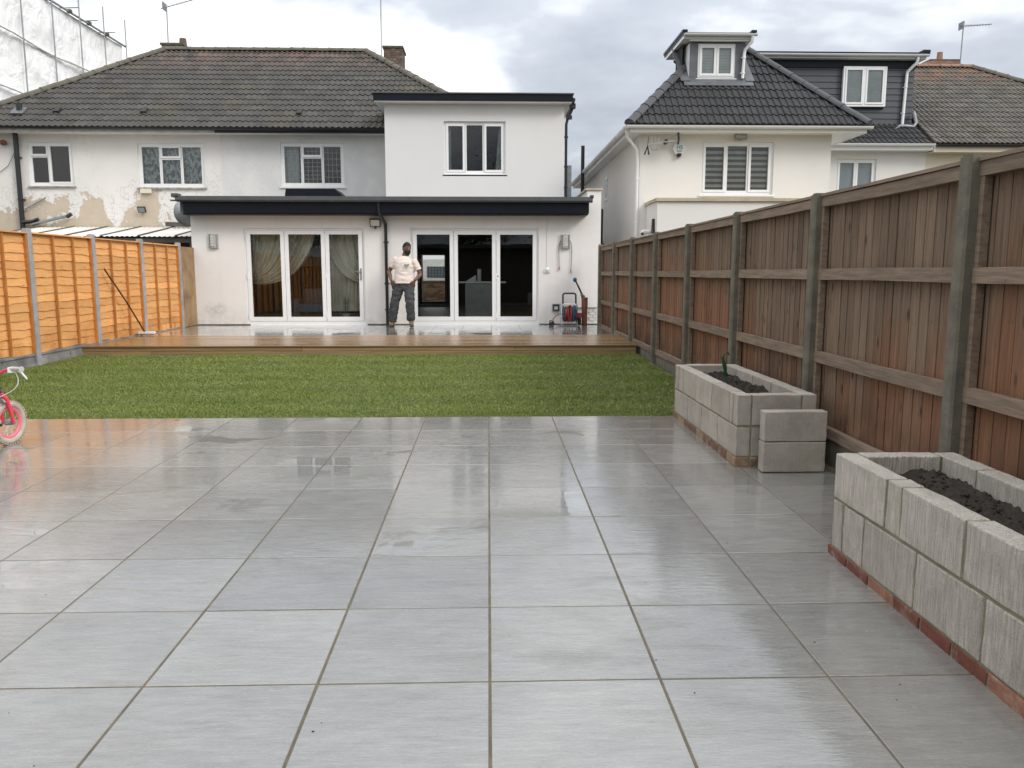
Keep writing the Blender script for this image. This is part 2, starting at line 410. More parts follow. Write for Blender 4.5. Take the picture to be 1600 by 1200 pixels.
M['mortar'] = mat('sandy_mortar', (.25, .215, .14), (.17, .15, .10), 9, rough=.95, bump=.006, bscale=50)
def brick_mat(name, cols, r=.9):
    s = NT(name); rr = s.rnd()
    c = s.mix(s.ramp(rr, .3, .34), cols[0], cols[1]); c = s.mix(s.ramp(rr, .66, .7), c, cols[2])
    c = s.scale(c, s.ramp(s.noise(18, 5, .7, s.pos((1, 1, 1), True)), .3, .7, .7, 1.15))
    c = s.mix(s.ramp(s.noise(7, 5, .7, s.pos((1, 1, 1), True)), .56, .7, 0, .5), c, (.42, .37, .29))
    s.bump(s.noise(60, 5), .004); return s.set(Base_Color=c, Roughness=r)
M['brick'] = brick_mat('red_brick', [(.17, .055, .035), (.29, .135, .08), (.11, .042, .032)])
M['brick2'] = brick_mat('stock_brick', [(.16, .085, .055), (.31, .20, .12), (.20, .115, .07)])
M['dullbrick'] = brick_mat('dull_chimney_brick', [(.13, .085, .065), (.17, .115, .09), (.10, .07, .06)])
M['redbrick'] = brick_mat('orange_chimney_brick', [(.28, .13, .09), (.33, .17, .12), (.22, .11, .08)])
M['whitebrick'] = mat('painted_brick', (.72, .70, .67), (.64, .62, .59), 8, rough=.8, bump=.004)
M['soil'] = mat('dark_soil', (.018, .013, .009), (.035, .025, .017), 22, rough=.95, bump=.01, bscale=60)
def tile_mat(name, a, b, lich, lamt, moss=(.08, .075, .04), rnd=.16, rough=.8, red=None):
    s = NT(name)
    c = s.mix(s.ramp(s.noise(2.5, 6, .6), .35, .65), a, b)
    c = s.mix(s.ramp(s.noise(14, 6, .7), .5, .72, 0, .6), c, tuple(x*.55 for x in b))
    c = s.mix(s.ramp(s.noise(11, 8, .75, s.vadd(s.geo.outputs['Position'], (9, 4, 2))), .665, .70, 0, lamt), c, lich)
    c = s.mix(s.ramp(s.noise(.8, 6, .6), .52, .7, 0, .55), c, moss)
    if red:
        sp = s.n('ShaderNodeSeparateXYZ'); s.put(sp.inputs[0], s.geo.outputs['Position'])
        c = s.mix(s.math('MULTIPLY', s.ramp(sp.outputs[2], 7.0, 7.9, 0, .8), s.ramp(s.noise(2.2, 6, .6), .42, .56)), c, red)
    c = s.scale(c, s.ramp(s.rnd(), 0, 1, 1-rnd, 1+rnd))
    s.bump(s.noise(45, 5, .7), .004); return s.set(Base_Color=c, Roughness=rough, Specular_IOR_Level=.3)
M['tile_old'] = tile_mat('weathered_roof_tile', (.072, .067, .060), (.053, .049, .045), (.33, .32, .29), .85, red=(.13, .085, .07))
M['tile_ridge'] = mat('mossy_ridge', (.125, .115, .09), (.085, .078, .062), 8, rough=.9, rnd=.12, bump=.006)
M['tile_new'] = tile_mat('slate_grey_roof_tile', (.042, .042, .043), (.034, .034, .035), (.2, .2, .2), .15, moss=(.04, .04, .042), rnd=.1, rough=.75)
M['ridge_new'] = mat('slate_grey_ridge', (.055, .055, .06), (.042, .042, .047), 6, rough=.6, rnd=.12)
M['tile_brown'] = tile_mat('brown_roof_tile', (.125, .115, .10), (.095, .088, .078), (.38, .36, .31), .9, red=(.20, .105, .065))
def boards_mat():
    s = NT('weathered_fence_board'); sp = s.n('ShaderNodeSeparateXYZ'); s.put(sp.inputs[0], s.geo.outputs['Position']); z = sp.outputs[2]
    g = s.noise(16, 7, .65, s.pos((1.5, 4.2, .16), True), .4); rr = s.rnd()
    grey = s.mix(s.ramp(g, .35, .65), (.225, .158, .108), (.122, .086, .058))
    red = s.mix(s.ramp(g, .35, .65), (.28, .14, .077), (.16, .082, .047))
    w = s.math('ADD', s.math('ADD', s.ramp(z, .5, 1.75, 0, .8), s.math('MULTIPLY', rr, .35)), s.ramp(s.noise(.55, 3, .5, s.pos((1, 1, .5))), .3, .7, -.5, .5))
    c = s.mix(s.ramp(w, .38, .8), red, grey)
    vo = s.n('ShaderNodeTexVoronoi'); s.put(vo.inputs['Scale'], 3.1); s.put(vo.inputs['Vector'], s.pos((2, 2.6, 1.1), True))
    c = s.mix(s.ramp(vo.outputs[0], .06, .17, .9, 0), c, (.045, .03, .022))
    c = s.mix(s.ramp(s.noise(2.2, 6, .65, s.pos((1, 1, .6))), .56, .74, 0, .55), c, (.07, .055, .042))
    c = s.mix(s.math('MULTIPLY', s.ramp(z, .3, .75, 1, 0), s.ramp(s.noise(3, 4), .3, .6)), c, (.07, .045, .03))
    c = s.mix(s.ramp(s.noise(26, 4, .6, s.pos((1, 1, 1), True)), .66, .70, 0, .35), c, (.05, .04, .03))
    c = s.scale(c, s.ramp(rr, 0, 1, .82, 1.2))
    s.bump(g, .004); return s.set(Base_Color=c, Roughness=.8, Specular_IOR_Level=.25)
M['board'] = boards_mat()
M['rail'] = mat('weathered_rail', (.25, .185, .13), (.15, .11, .078), 14, (1.2, .25, 3), rough=.8, rnd=.12, bump=.003, bscale=30, shuffle=True, dirt=((.06, .045, .035), 14, .66, .71, .8))
def orange_mat():
    s = NT('orange_stained_slat'); g = s.noise(9, 6, .6, s.pos((1, .5, 6), True), .8)
    c = s.mix(s.ramp(g, .35, .65), (.78, .42, .165), (.69, .33, .11))
    vo = s.n('ShaderNodeTexVoronoi'); s.put(vo.inputs['Scale'], 2.2); s.put(vo.inputs['Vector'], s.pos((1, 1.2, 4.5), True))
    c = s.mix(s.ramp(vo.outputs[0], .06, .13, .7, 0), c, (.36, .10, .015))
    c = s.mix(s.ramp(s.noise(1.1, 4, .6), .45, .75, 0, .5), c, (.62, .24, .055))
    c = s.scale(c, s.ramp(s.rnd(), 0, 1, .80, 1.14)); s.bump(g, .003)
    sp = s.n('ShaderNodeSeparateXYZ'); s.put(sp.inputs[0], s.geo.outputs['Position'])
    c = s.mix(s.math('MULTIPLY', s.ramp(sp.outputs[2], .3, .8, .8, 0), s.ramp(s.noise(3, 5), .35, .65)), c, (.40, .15, .035))
    return s.set(Base_Color=c, Roughness=.6, Specular_IOR_Level=.35)
M['orange'] = orange_mat()
M['orangebat'] = mat('orange_stained_batten', (.52, .21, .04), (.42, .15, .03), 8, rough=.65, rnd=.1)
M['deck'] = mat('wet_deck_board', (.285, .178, .085), (.16, .10, .05), 5, (.12, 5, 5), rough=.2, rnd=.38, bump=.002, bscale=30, bstretch=(.1, 5, 5), shuffle=True)
M['fascia'] = mat('green_tinged_deck_fascia', (.33, .225, .105), (.21, .14, .065), 4, (.2, 3, 5), rough=.6, rnd=.1, bump=.003, bscale=30, shuffle=True, dirt=((.05, .035, .02), 5, .66, .72, .8))
M['ply'] = mat('weathered_ply', (.36, .25, .13), (.22, .12, .06), 2.4, rough=.85, bump=.003)
def glass_mat(name='window_glass', tint=(.93, .96, .95), rr=.0, base=.04):
    s = NT(name); s.t.nodes.remove(s.b)
    tr = s.n('ShaderNodeBsdfTransparent'); tr.inputs[0].default_value = tint+(1,)
    gl = s.n('ShaderNodeBsdfGlossy'); gl.inputs['Roughness'].default_value = rr
    fr = s.n('ShaderNodeFresnel'); fr.inputs[0].default_value = 1.5
    bn = s.n('ShaderNodeBump'); bn.inputs['Distance'].default_value = .002; bn.inputs['Strength'].default_value = .25
    s.put(bn.inputs['Height'], s.noise(2.5, 2, .5)); s.t.links.new(bn.outputs[0], gl.inputs['Normal'])
    f = s.math('MULTIPLY', fr.outputs[0], 1.9)
    m = s.n('ShaderNodeMixShader'); s.put(m.inputs[0], f); s.t.links.new(tr.outputs[0], m.inputs[1]); s.t.links.new(gl.outputs[0], m.inputs[2])
    s.t.links.new(m.outputs[0], s.out.inputs[0]); return s.m
M['glass'] = glass_mat()
M['frost'] = mat('frosted_glass', (.20, .23, .24), (.16, .19, .20), 3, rough=.15)
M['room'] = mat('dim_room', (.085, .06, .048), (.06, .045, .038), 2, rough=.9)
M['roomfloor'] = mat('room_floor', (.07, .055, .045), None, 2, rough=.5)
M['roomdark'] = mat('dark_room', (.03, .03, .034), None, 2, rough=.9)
M['curtain'] = mat('cream_curtain', (.74, .70, .58), (.66, .62, .50), 5, rough=.9)
M['net'] = mat('patterned_net_curtain', (.50, .56, .58), (.11, .15, .16), 12, (1, 1, .7), rough=.9, contrast=(.45, .55))
M['blindlt'] = mat('light_blind', (.66, .63, .56), None, 4, rough=.9)
M['blinddk'] = mat('dark_blind', (.21, .195, .17), None, 4, rough=.9)
M['blindwh'] = mat('white_blind', (.58, .63, .63), None, 4, rough=.9)
M['sofa'] = mat('grey_fabric', (.20, .22, .25), None, 20, rough=.95)
M['island'] = mat('grey_kitchen_unit', (.36, .37, .36), None, 4, rough=.5)
M['white'] = mat('white_paint', (.78, .78, .77), None, 5, rough=.5)
M['leaf'] = mat('leaf', (.045, .085, .022), (.07, .11, .03), 3, rough=.6, rnd=.3)
M['bark'] = mat('bark', (.09, .07, .05), (.05, .04, .03), 8, (1, 1, .3), rough=.9, bump=.02, bscale=10)
def sheet_mat():
    s = NT('white_sheeting'); n = s.noise(.9, 6, .6, s.pos((1, 1, 1.6)), 1.2)
    c = s.mix(s.ramp(n, .35, .65), (.88, .88, .88), (.80, .80, .81))
    c = s.mix(s.ramp(s.noise(2.5, 5, .6, s.pos((1, 2, .6)), 2), .55, .75, 0, .4), c, (.66, .67, .69))
    s.bump(s.noise(1.2, 5, .55, s.pos((1, 1, .8)), 1.5), .12)
    return s.set(Base_Color=c, Roughness=.45, Specular_IOR_Level=.4)
M['sheet'] = sheet_mat()
M['skin'] = mat('dark_skin', (.15, .075, .048), (.115, .055, .035), 12, rough=.45)
M['hair'] = mat('black_hair', (.012, .010, .009), None, 60, rough=.8, bump=.004, bscale=200)
M['shirt'] = mat('off_white_tshirt', (.72, .64, .58), (.66, .57, .50), 5, rough=.9, dirt=((.50, .42, .33), 5, .6, .8, .5))
M['logo'] = mat('teal_print', (.06, .16, .16), None, 5, rough=.8)
M['trouser'] = mat('charcoal_work_trousers', (.06, .06, .062), (.038, .038, .04), 9, rough=.9, bump=.01, bscale=18, dirt=((.13, .12, .11), 8, .6, .75, .5))
M['boot'] = mat('tan_boot', (.17, .11, .06), (.10, .065, .04), 14, rough=.8)
M['pink'] = mat('pink_paint', (.80, .055, .10), (.74, .05, .09), 5, rough=.3)
M['rimpink'] = mat('light_pink_rim', (.85, .18, .25), None, 5, rough=.35)
M['purple'] = mat('purple_paint', (.06, .03, .22), None, 5, rough=.3)
M['tyre'] = mat('dusty_white_tyre', (.52, .46, .38), (.36, .32, .27), 14, rough=.85, bump=.003)
M['grip'] = mat('grey_white_grip', (.50, .48, .45), None, 20, rough=.7)
M['chrome'] = mat('chrome', (.6, .6, .6), None, 5, rough=.25, metal=.9)
M['blue'] = mat('blue_hose', (.02, .13, .22), (.015, .09, .16), 20, rough=.45)
M['red'] = mat('red_plastic', (.42, .03, .035), None, 10, rough=.4)
M['brownhose'] = mat('brown_hose', (.20, .08, .06), None, 10, rough=.45)
M['terracotta'] = mat('terracotta', (.23, .085, .045), (.17, .06, .035), 6, rough=.7)
M['copper'] = mat('copper_end', (.45, .16, .07), None, 10, rough=.4)
M['orangetip'] = mat('green_plastic', (.02, .10, .035), (.012, .07, .025), 10, rough=.35)
M['wood_dark'] = mat('dark_handle', (.06, .03, .02), None, 10, rough=.6)
M['bristle'] = mat('pale_broom_head', (.62, .52, .36), None, 10, rough=.8)
M['teal'] = mat('teal_lettering', (.03, .30, .28), None, 5, rough=.6)
M['perspex'] = mat('corrugated_sheet', (.70, .68, .64), (.60, .58, .55), 2, rough=.4)
M['timber_dk'] = mat('old_timber', (.10, .085, .07), None, 8, rough=.9)
M['lens'] = mat('pale_lamp_glass', (.60, .60, .56), None, 5, rough=.2)

# ------------------------------------------------------------ ground, patio, lawn, deck
XL, XR = -6.5, 2.4
b = MB(); b.quad((-300, -300, -.12), (300, -300, -.12), (300, 600, -.12), (-300, 600, -.12))
b.build('ground', M['earth'], kind='structure', fix=False)
PY0, PY1, TP = -2.24, 7.52, .61
b = MB(); b.prism([(XL-.1, PY0, -.06), (XL-.1, PY1, -.03), (XL-.1, PY1, gz(PY1)-.0019), (XL-.1, PY0, gz(PY0)-.0019)], (XR+.18-XL, 0, 0))
patio = b.build('patio', M['grout'], kind='structure')
tm = bev_mesh('paving_tile', .591, TP-.0100, .02, .0018, M['paving'])
qt = Matrix.Rotation(math.atan(.0113), 4, 'X').to_quaternion()
for r in range(16):
    yc = PY1-.008-TP*(r+.5)
    for c in range(15):
        xc = -6.3+.6*c
        q = qt @ Matrix.Rotation(R(max(-.12, min(.12, random.gauss(0, .07)))), 4, 'X').to_quaternion() @ Matrix.Rotation(R(max(-.12, min(.12, random.gauss(0, .07)))), 4, 'Y').to_quaternion()
        inst('paving_tile', tm, (xc+.0, yc, gz(yc)-.01+random.uniform(-.0004, .0004)), patio, q)
b = MB(); b.prism([(XL-.05, PY1+.012, -.03), (XL-.05, 12.86, -.03), (XL-.05, 12.86, gz(12.86)-.012), (XL-.05, PY1+.012, gz(PY1)-.012)], (XR+.08-XL, 0, 0))
lawn = b.build('lawn_soil', M['turfsoil'], kind='structure')
# turf blades: one mesh, laid in rolls
N = 430000
gx = np.random.uniform(XL+.02, XR-.01, N); gy = PY1-.012+.02*np.abs(np.sin(gx*9)+np.sin(gx*23.7))*.5+(12.84-PY1)*np.random.rand(N)**1.25
seam = np.abs(((gy-PY1)/.41+.06*np.sin(gx*1.7)) % 1-.5)
keep = np.random.rand(N) > np.where(seam > .485, .7, 0)
jx = np.abs((gx+np.floor((gy-PY1)/.41)*.77) % 1.9-.95)
keep &= np.random.rand(N) > np.where(jx > .942, .6, 0)
gx, gy = gx[keep], gy[keep]; N = len(gx)
lump = np.sin(gx*3.1+np.sin(gy*2.3)*2)*np.sin(gy*4.7+gx)*.5+.5
gy = np.minimum(gy, 12.845); hh = (.010+.013*np.random.rand(N))*(.75+.5*lump); an = np.random.rand(N)*2*np.pi; ww = .0022+.0022*np.random.rand(N)+.00025*(gy-7)
lx = np.random.normal(0, .012, N); ly = np.random.normal(0, .012, N); zb = .0113*gy-.014
V = np.empty((N, 3, 3)); V[:, 0] = np.stack([gx-np.cos(an)*ww, gy-np.sin(an)*ww, zb], 1); V[:, 1] = np.stack([gx+np.cos(an)*ww, gy+np.sin(an)*ww, zb], 1)
V[:, 2] = np.stack([gx+lx, gy+ly, zb+hh], 1)
me = bpy.data.meshes.new('grass'); me.vertices.add(3*N); me.vertices.foreach_set('co', V.reshape(-1)); me.loops.add(3*N)
me.loops.foreach_set('vertex_index', np.arange(3*N, dtype=np.int32)); me.polygons.add(N); me.polygons.foreach_set('loop_start', np.arange(0, 3*N, 3, dtype=np.int32))
me.update(); me.validate(); me.materials.append(M['grass'])
link(bpy.data.objects.new('grass', me), (0, 0, 0)); tag(bpy.data.objects['grass'], 'freshly laid short green turf between the patio and the deck', 'grass', kind='stuff')
# small grit and mortar crumbs on the patio
b = MB()
for k in range(70):
    x = random.uniform(-4.5, 1.7); y = random.uniform(1.9, 7.3); rr = random.uniform(.001, .003)
    b.ell((x, y, gz(y)+rr*.5), (rr*random.uniform(.8, 2.5), rr, rr*.7), 5, 3)
b.build('grit', M['soil'], kind='stuff', label='dark crumbs of soil scattered over the wet patio', cat='grit')

DZ = .28; DY0, DY1, WY = 12.88, 15.0, 18.0
deck = thing('deck', (-2, DY0, DZ), 'raised terrace with wet timber step and grey tiles in front of the house doors', 'deck')
b = MB(); b.box(XL-.08, XR+.05, DY0+.06, WY, .02, DZ-.026)
base = b.build('subframe', M['timber_dk'], deck)
nb = 14; bw = (DY1-DY0)/nb
for k in range(nb):
    sp = random.uniform(-3.6, -.6)
    for x0, x1 in ((XL-.06, sp), (sp, XR+.02)):
        bd = bev_mesh('deck_board', x1-x0-.004, bw-.005, .024, .003, M['deck'])
        inst('deck_board', bd, ((x0+x1)/2, DY0+bw*(k+.5), DZ-.012-random.uniform(0, .0015)), deck)
for z0, z1, sps in ((gz(DY0)-.03, .188, (-5.4, -1.9, 1.2)), (.192, DZ-.026, (-3.0, .42))):
    xs = [XL-.04]+list(sps)+[XR]
    for x0, x1 in zip(xs[:-1], xs[1:]):
        bd = bev_mesh('fascia_board', x1-x0-.004, .024, z1-z0, .003, M['fascia'])
        inst('fascia_board', bd, ((x0+x1)/2, DY0+.03, (z0+z1)/2), deck)
M['paving2'] = paving_mat('wet_terrace_porcelain', (.30, .30, .29), (.24, .245, .24), .07)
tm2 = bev_mesh('terrace_tile', .595, .595, .018, .0015, M['paving2'])
b = MB(); b.box(XL-.07, 2.44, DY1+.004, WY-.002, DZ-.0255, DZ-.012); b.build('tile_bed', M['grout'], deck)
for r in range(5):
    for c in range(15):
        inst('terrace_tile', tm2, (-6.24+.6*c, DY1+.303+.6*r, DZ-.009), deck, Matrix.Rotation(R(random.gauss(0, .06)), 4, 'X').to_quaternion())
# ------------------------------------------------------------ right fence
fr = thing('fence', (2.45, 4, 0), 'tall weathered brown closeboard fence with concrete posts down the right side of the garden', 'fence')
PY = [.22, 2.15, 4.07, 5.98, 7.89, 9.8, 11.71, 13.65, 15.6, 17.57]
def post_mesh(h, m):
    b = MB(); w = .05; p = [(-w, -w+.012), (-w+.012, -w), (w-.012, -w), (w, -w+.012), (w, w-.012), (w-.012, w), (-w+.012, w), (-w, w-.012)]
    b.prism([(x, y, 0) for x, y in p], (0, 0, h-.012))
    b.prism([(x*.78, y*.78, h-.012) for x, y in p], (0, 0, .012))
    me = bpy.data.meshes.new('post'); me.from_pydata(b.v, [], b.f); me.materials.append(m)
    bm = bmesh.new(); bm.from_mesh(me); bmesh.ops.recalc_face_normals(bm, faces=bm.faces); bm.to_mesh(me); bm.free(); return me
pm = post_mesh(2.09, M['concrete'])
for y in PY: inst('concrete_post', pm, (2.447+random.uniform(-.004, .004), y, -.06+random.uniform(-.006, .006)), fr, Matrix.Rotation(R(random.uniform(-.25, .25)), 4, 'X').to_quaternion())
bms = []
for k in range(6):   # feather-edged boards, thick side over thin
    b = MB(); L = 1.70
    top = random.uniform(-.002, .002)
    b.prism([(0, -.054, -L/2), (-.0075, -.054, -L/2), (-.003, .060, -L/2), (0, .060, -L/2)], (0, 0, L+top))
    me = bpy.data.meshes.new('board'); me.from_pydata(b.v, [], b.f); me.materials.append(M['board'])
    bm = bmesh.new(); bm.from_mesh(me); bmesh.ops.recalc_face_normals(bm, faces=bm.faces); bm.to_mesh(me); bm.free(); bms.append(me)
for i in range(len(PY)-1):
    y0, y1 = PY[i]+.053, PY[i+1]-.053; dz = random.uniform(-.012, .012)
    b = MB(); b.box(2.452, 2.495, y0, y0+.036, .25+dz, 1.985+dz)
    panel = b.build('fence_panel', M['rail'], fr)
    b = MB(); b.box(2.452, 2.495, y1-.036, y1, .25+dz, 1.985+dz); b.build('end_batten', M['rail'], panel)
    for za, zb in ((1.915, 1.985), (1.385, 1.465), (.775, .855), (.25, .325)):
        b = MB(); sag = random.uniform(-.006, .006)
        b.prism([(2.446, y0+.002, za+dz), (2.446, (y0+y1)/2, za+dz+sag), (2.446, y1-.002, za+dz), (2.446, y1-.002, zb+dz), (2.446, (y0+y1)/2, zb+dz+sag), (2.446, y0+.002, zb+dz)], (.044, 0, 0))
        b.build('rail', M['rail'], panel)
    b = MB(); b.box(2.436, 2.525, y0, y1, 1.988+dz, 2.008+dz); b.build('capping', M['rail'], panel)
    n = 18; ya_ = y0-.046; w = (y1+.044-ya_)/n
    for k in range(n):
        q = Matrix.Rotation(R(random.uniform(-.25, .25)), 4, 'X').to_quaternion()
        inst('board', bms[(k*5+i) % 6], (2.512+random.uniform(-.002, .002), ya_+w*(k+.5), 1.13+dz), panel, q, (1, w/.1, 1))
    g = gz((y0+y1)/2)
    b = MB(); z1 = .245+dz
    b.box(2.462, 2.50, y0-.02, y1+.02, g-.1, z1); b.build('gravel_board', M['concrete'], fr)
# ------------------------------------------------------------ left fence
fl = thing('fence', (-6.5, 11.6, 0), 'bright orange overlap panel fence with grey concrete posts down the left side of the garden', 'fence')
LY = [4.26, 6.1, 7.94, 9.78, 11.62, 13.46, 15.3, 17.14]
M['concrete2'] = mat('grey_post_concrete', (.36, .36, .37), (.25, .255, .27), 5, rough=.8, bump=.003)
pm2 = post_mesh(2.1, M['concrete2'])
for y in LY: inst('concrete_post', pm2, (-6.485, y, -.04), fl)
sl = []
for k in range(7):
    L = 1.72; n = 22; hgt = .15; b = MB(); f = [random.uniform(0, 6) for _ in range(4)]
    top = []; bot = []
    for i in range(n+1):
        y = -L/2+L*i/n
        zb = -hgt/2+.009*math.sin(y*3.3+f[0])+.006*math.sin(y*9+f[1])+.004*math.sin(y*23+f[2])
        bot.append((y, zb)); top.append(y)
    vs = []
    for (y, zb), yt in zip(bot, top):
        o = .015+.003*math.sin(y*5+f[3])
        vs += [(o, y, zb), (o-.009, y, zb), (.0, y, hgt/2), (-.009, y, hgt/2)]
    fs = []
    for i in range(n):
        a = i*4; c = a+4
        fs += [(a, c, c+2, a+2), (a+1, a+3, c+3, c+1), (a, a+1, c+1, c), (a+2, c+2, c+3, a+3)]
    fs += [(0, 2, 3, 1), (n*4, n*4+1, n*4+3, n*4+2)]
    b.add(vs, fs); me = bpy.data.meshes.new('slat'); me.from_pydata(b.v, [], b.f); me.materials.append(M['orange']); sl.append(me)
for i in range(len(LY)-1):
    y0, y1 = LY[i]+.052, LY[i+1]-.052; zt = 1.985+random.uniform(-.008, .008)
    b = MB(); b.box(-6.505, -6.455, y0, y0+.03, .3, zt)
    panel = b.build('fence_panel', M['orangebat'], fl)
    b = MB(); b.box(-6.505, -6.455, y1-.03, y1, .3, zt); b.build('end_batten', M['orangebat'], panel)
    for t in (1/3, 2/3):
        y = y0+(y1-y0)*t; b = MB(); b.box(-6.476, -6.452, y-.016, y+.016, .32, zt-.02); b.build('batten', M['orangebat'], panel)
    b = MB(); b.box(-6.525, -6.445, y0, y1, zt, zt+.02); b.build('capping', M['orange'], panel)
    n = 14; st = (zt-.33)/n
    for k in range(n):
        inst('slat', sl[(k*3+i*2) % 7], (-6.505, (y0+y1)/2, .38+st*k+random.uniform(-.004, .004)), panel, Matrix.Rotation(R(random.uniform(-.35, .35)), 4, 'X').to_quaternion())
    g = gz((y0+y1)/2); b = MB()
    b.box(-6.50, -6.475, y0-.02, y1+.02, g-.1, .298)
    for za, zb in ((g-.1, g+.03), (.268, .298)): b.box(-6.475, -6.46, y0-.02, y1+.02, za, zb)
    for ya in (y0-.02, (y0+y1)/2-.02, y1-.02): b.box(-6.475, -6.461, ya, ya+.04, g+.03, .268)
    b.build('gravel_board', M['concrete_wet'], fl)
b = MB(); b.box(-6.50, -6.46, 17.20, 17.99, .29, 1.98); b.box(-6.46, -6.44, 17.2, 17.25, .29, 1.98); b.build('end_panel', M['ply'], fl, label='weathered brown end panel next to the house wall')

# ------------------------------------------------------------ block planters
def block_mesh(L, H, T, m, seed, along='y'):
    dims = (T, L, H) if along == 'y' else (L, T, H)
    return bev_mesh('concrete_block', *dims, .006, m, 2, rough=.0022, cuts=5, seed=seed)
def planter(x0, x1, y0, y1, top, label, m, mbrick, left_top, left_bot, seed, soilz):
    g = gz(y0)
    t = thing('planter', ((x0+x1)/2, (y0+y1)/2, g), label, 'planter', 'raised block planters along the right fence')
    zb = [g, g+.072, g+.082+.0, 0]
    z1 = top-.230; z2 = top-.218+.003
    T = .10; ins = .0045
    b = MB()   # mortar core, set back from every face
    for (a, c, d, e) in ((x0, x0+T, y0, y1), (x1-T, x1, y0, y1), (x0+T, x1-T, y0, y0+T), (x0+T, x1-T, y1-T, y1)):
        i0 = ins if a in (x0, x1-T) else -.001
        b.box(a+(ins if a != x0+T else -ins), c-(ins if c != x1-T else -ins), d+ins, e-ins, g-.02, top-.004)
    b.build('mortar', M['mortar'], t)
    k = 0
    zrows = ((g+.078, z1-.004, left_bot), (z1+.010, top, left_top))
    for za, zb_, lens in zrows:
        y = y0
        for L in lens:      # left wall as seen from the garden
            if y >= y1-.02: break
            L2 = min(L, y1-y)-.015
            inst('concrete_block', block_mesh(L2, zb_-za, T, m, seed+k), (x0+T/2+random.uniform(-.003, .002), y+L2/2+.001, (za+zb_)/2), t); y += L; k += 1
        y = y0+(.0 if za < z1-.1 else .22)
        if y > y0: inst('concrete_block', block_mesh(.209, zb_-za, T, m, seed+k), (x1-T/2, y0+.105, (za+zb_)/2), t); k += 1
        while y < y1-.04:
            L2 = min(.45, y1-y)-.015
            inst('concrete_block', block_mesh(L2, zb_-za, T, m, seed+k), (x1-T/2+random.uniform(-.002, .003), y+L2/2, (za+zb_)/2), t); y += .45; k += 1
        for yy in (y0+T/2, y1-T/2):
            xa, xb = x0+T+.010, x1-T-.010
            inst('concrete_block', block_mesh(xb-xa, zb_-za, T, m, seed+k, 'x'), ((xa+xb)/2, yy+.001, (za+zb_)/2), t); k += 1
    br = bev_mesh('brick', .10, .208, .066, .004, mbrick, 1, rough=.003, cuts=2, seed=seed)
    bx = bev_mesh('brick', .208, .10, .066, .004, mbrick, 1, rough=.003, cuts=2, seed=seed+1)
    y = y0+.001
    while y < y1-.1:
        for xx in (x0+T/2+.001, x1-T/2):
            inst('brick', br, (xx+random.uniform(-.003, .003), y+.105, g+.036), t, Matrix.Rotation(R(random.uniform(-.8, .8)), 4, 'Z').to_quaternion())
        y += .2195
    for yy in (y0+T/2, y1-T/2):
        for xx in (x0+T+.115, x1-T-.115): inst('brick', bx, (xx, yy, g+.036), t)
    # soil
    b = MB(); nx, ny = 26, int((y1-y0-.2)/.02); xa, xb, ya, yb = x0+T-.002, x1-T+.002, y0+T-.002, y1-T+.002
    vs = []; 
    for j in range(ny+1):
        for i in range(nx+1):
            x = xa+(xb-xa)*i/nx; yv = ya+(yb-ya)*j/ny
            h = soilz+.035*mn.noise(Vector((x*5, yv*4, seed)))+.022*mn.noise(Vector((x*16, yv*16, seed)))+.03*abs(mn.noise(Vector((x*38, yv*38, 3))))+.014*mn.noise(Vector((x*90, yv*90, 7)))
            vs.append((x, yv, h))
    b.add(vs, [(j*(nx+1)+i, j*(nx+1)+i+1, (j+1)*(nx+1)+i+1, (j+1)*(nx+1)+i) for j in range(ny) for i in range(nx)])
    for q in range(900):
        x = random.uniform(xa+.03, xb-.03); yv = random.uniform(ya+.03, yb-.03); rr = random.uniform(.002, .009)*(1 if random.random() < .93 else 1.9)
        h = soilz+.035*mn.noise(Vector((x*5, yv*4, seed)))+.022*mn.noise(Vector((x*16, yv*16, seed)))+.008
        vs = len(b.v); b.ell((x, yv, h), (rr, rr*random.uniform(.7, 1.2), rr*.8), 7, 5)
        for ii in range(vs, len(b.v)):
            v = Vector(b.v[ii]); b.v[ii] = tuple(v+Vector(mn.noise_vector(v*60))*rr*.6)
    return t, b
random.seed(11)
t1, s1 = planter(1.765, 2.335, 5.56, 7.50, .585, 'further raised block planter beside the lawn, with a green tool in its soil', M['block'], M['brick2'],
    [.11, .075, .47, .48, .47, .16, .13], [.48, .47, .47, .48], 3, .50)
s1.build('soil', M['soil'], smooth=60, kind='stuff', label='dark soil filling the further planter by the lawn', cat='soil')
t2, s2 = planter(1.715, 2.30, 1.45, 3.83, .565, 'nearest raised planter of ribbed blocks on a red brick course at the right edge', M['blockrib'], M['brick'],
    [.39, .45, .45, .45, .13, .51], [.25, .45, .45, .45, .45, .215, .115], 40, .475)
s2.build('soil', M['soil'], smooth=60, kind='stuff', label='lumpy dark soil filling the nearest planter', cat='soil')
lb = bev_mesh('concrete_block', .44, .10, .212, .007, M['block'], 2, rough=.002, cuts=4, seed=99)
for k, (dx, z) in enumerate(((0, .062), (.003, .2785))):
    o = inst('concrete_block', lb, (2.125+dx, 5.44+dx, z+.1085), None)
    tag(o, ['lower loose grey block of the pair stood in front of the further planter', 'upper loose grey block stacked in front of the further planter'][k], 'block', 'loose blocks in front of the planter')
# green handled tool stuck in soil
b = MB(); b.tube([(2.15, 7.12, .47), (2.142, 7.115, .54), (2.13, 7.11, .60), (2.11, 7.1, .66), (2.10, 7.1, .70)], [.009, .011, .019, .015, .010], 10)
o = b.build('hand_tool', M['orangetip'], smooth=50, label='small green hooked tool standing in the soil of the further planter', cat='tool')
b = MB(); b.tube([(2.105, 7.1, .685), (2.12, 7.1, .73), (2.15, 7.1, .735), (2.16, 7.1, .71)], .007, 8); b.build('hook', M['orangetip'], o, smooth=50)

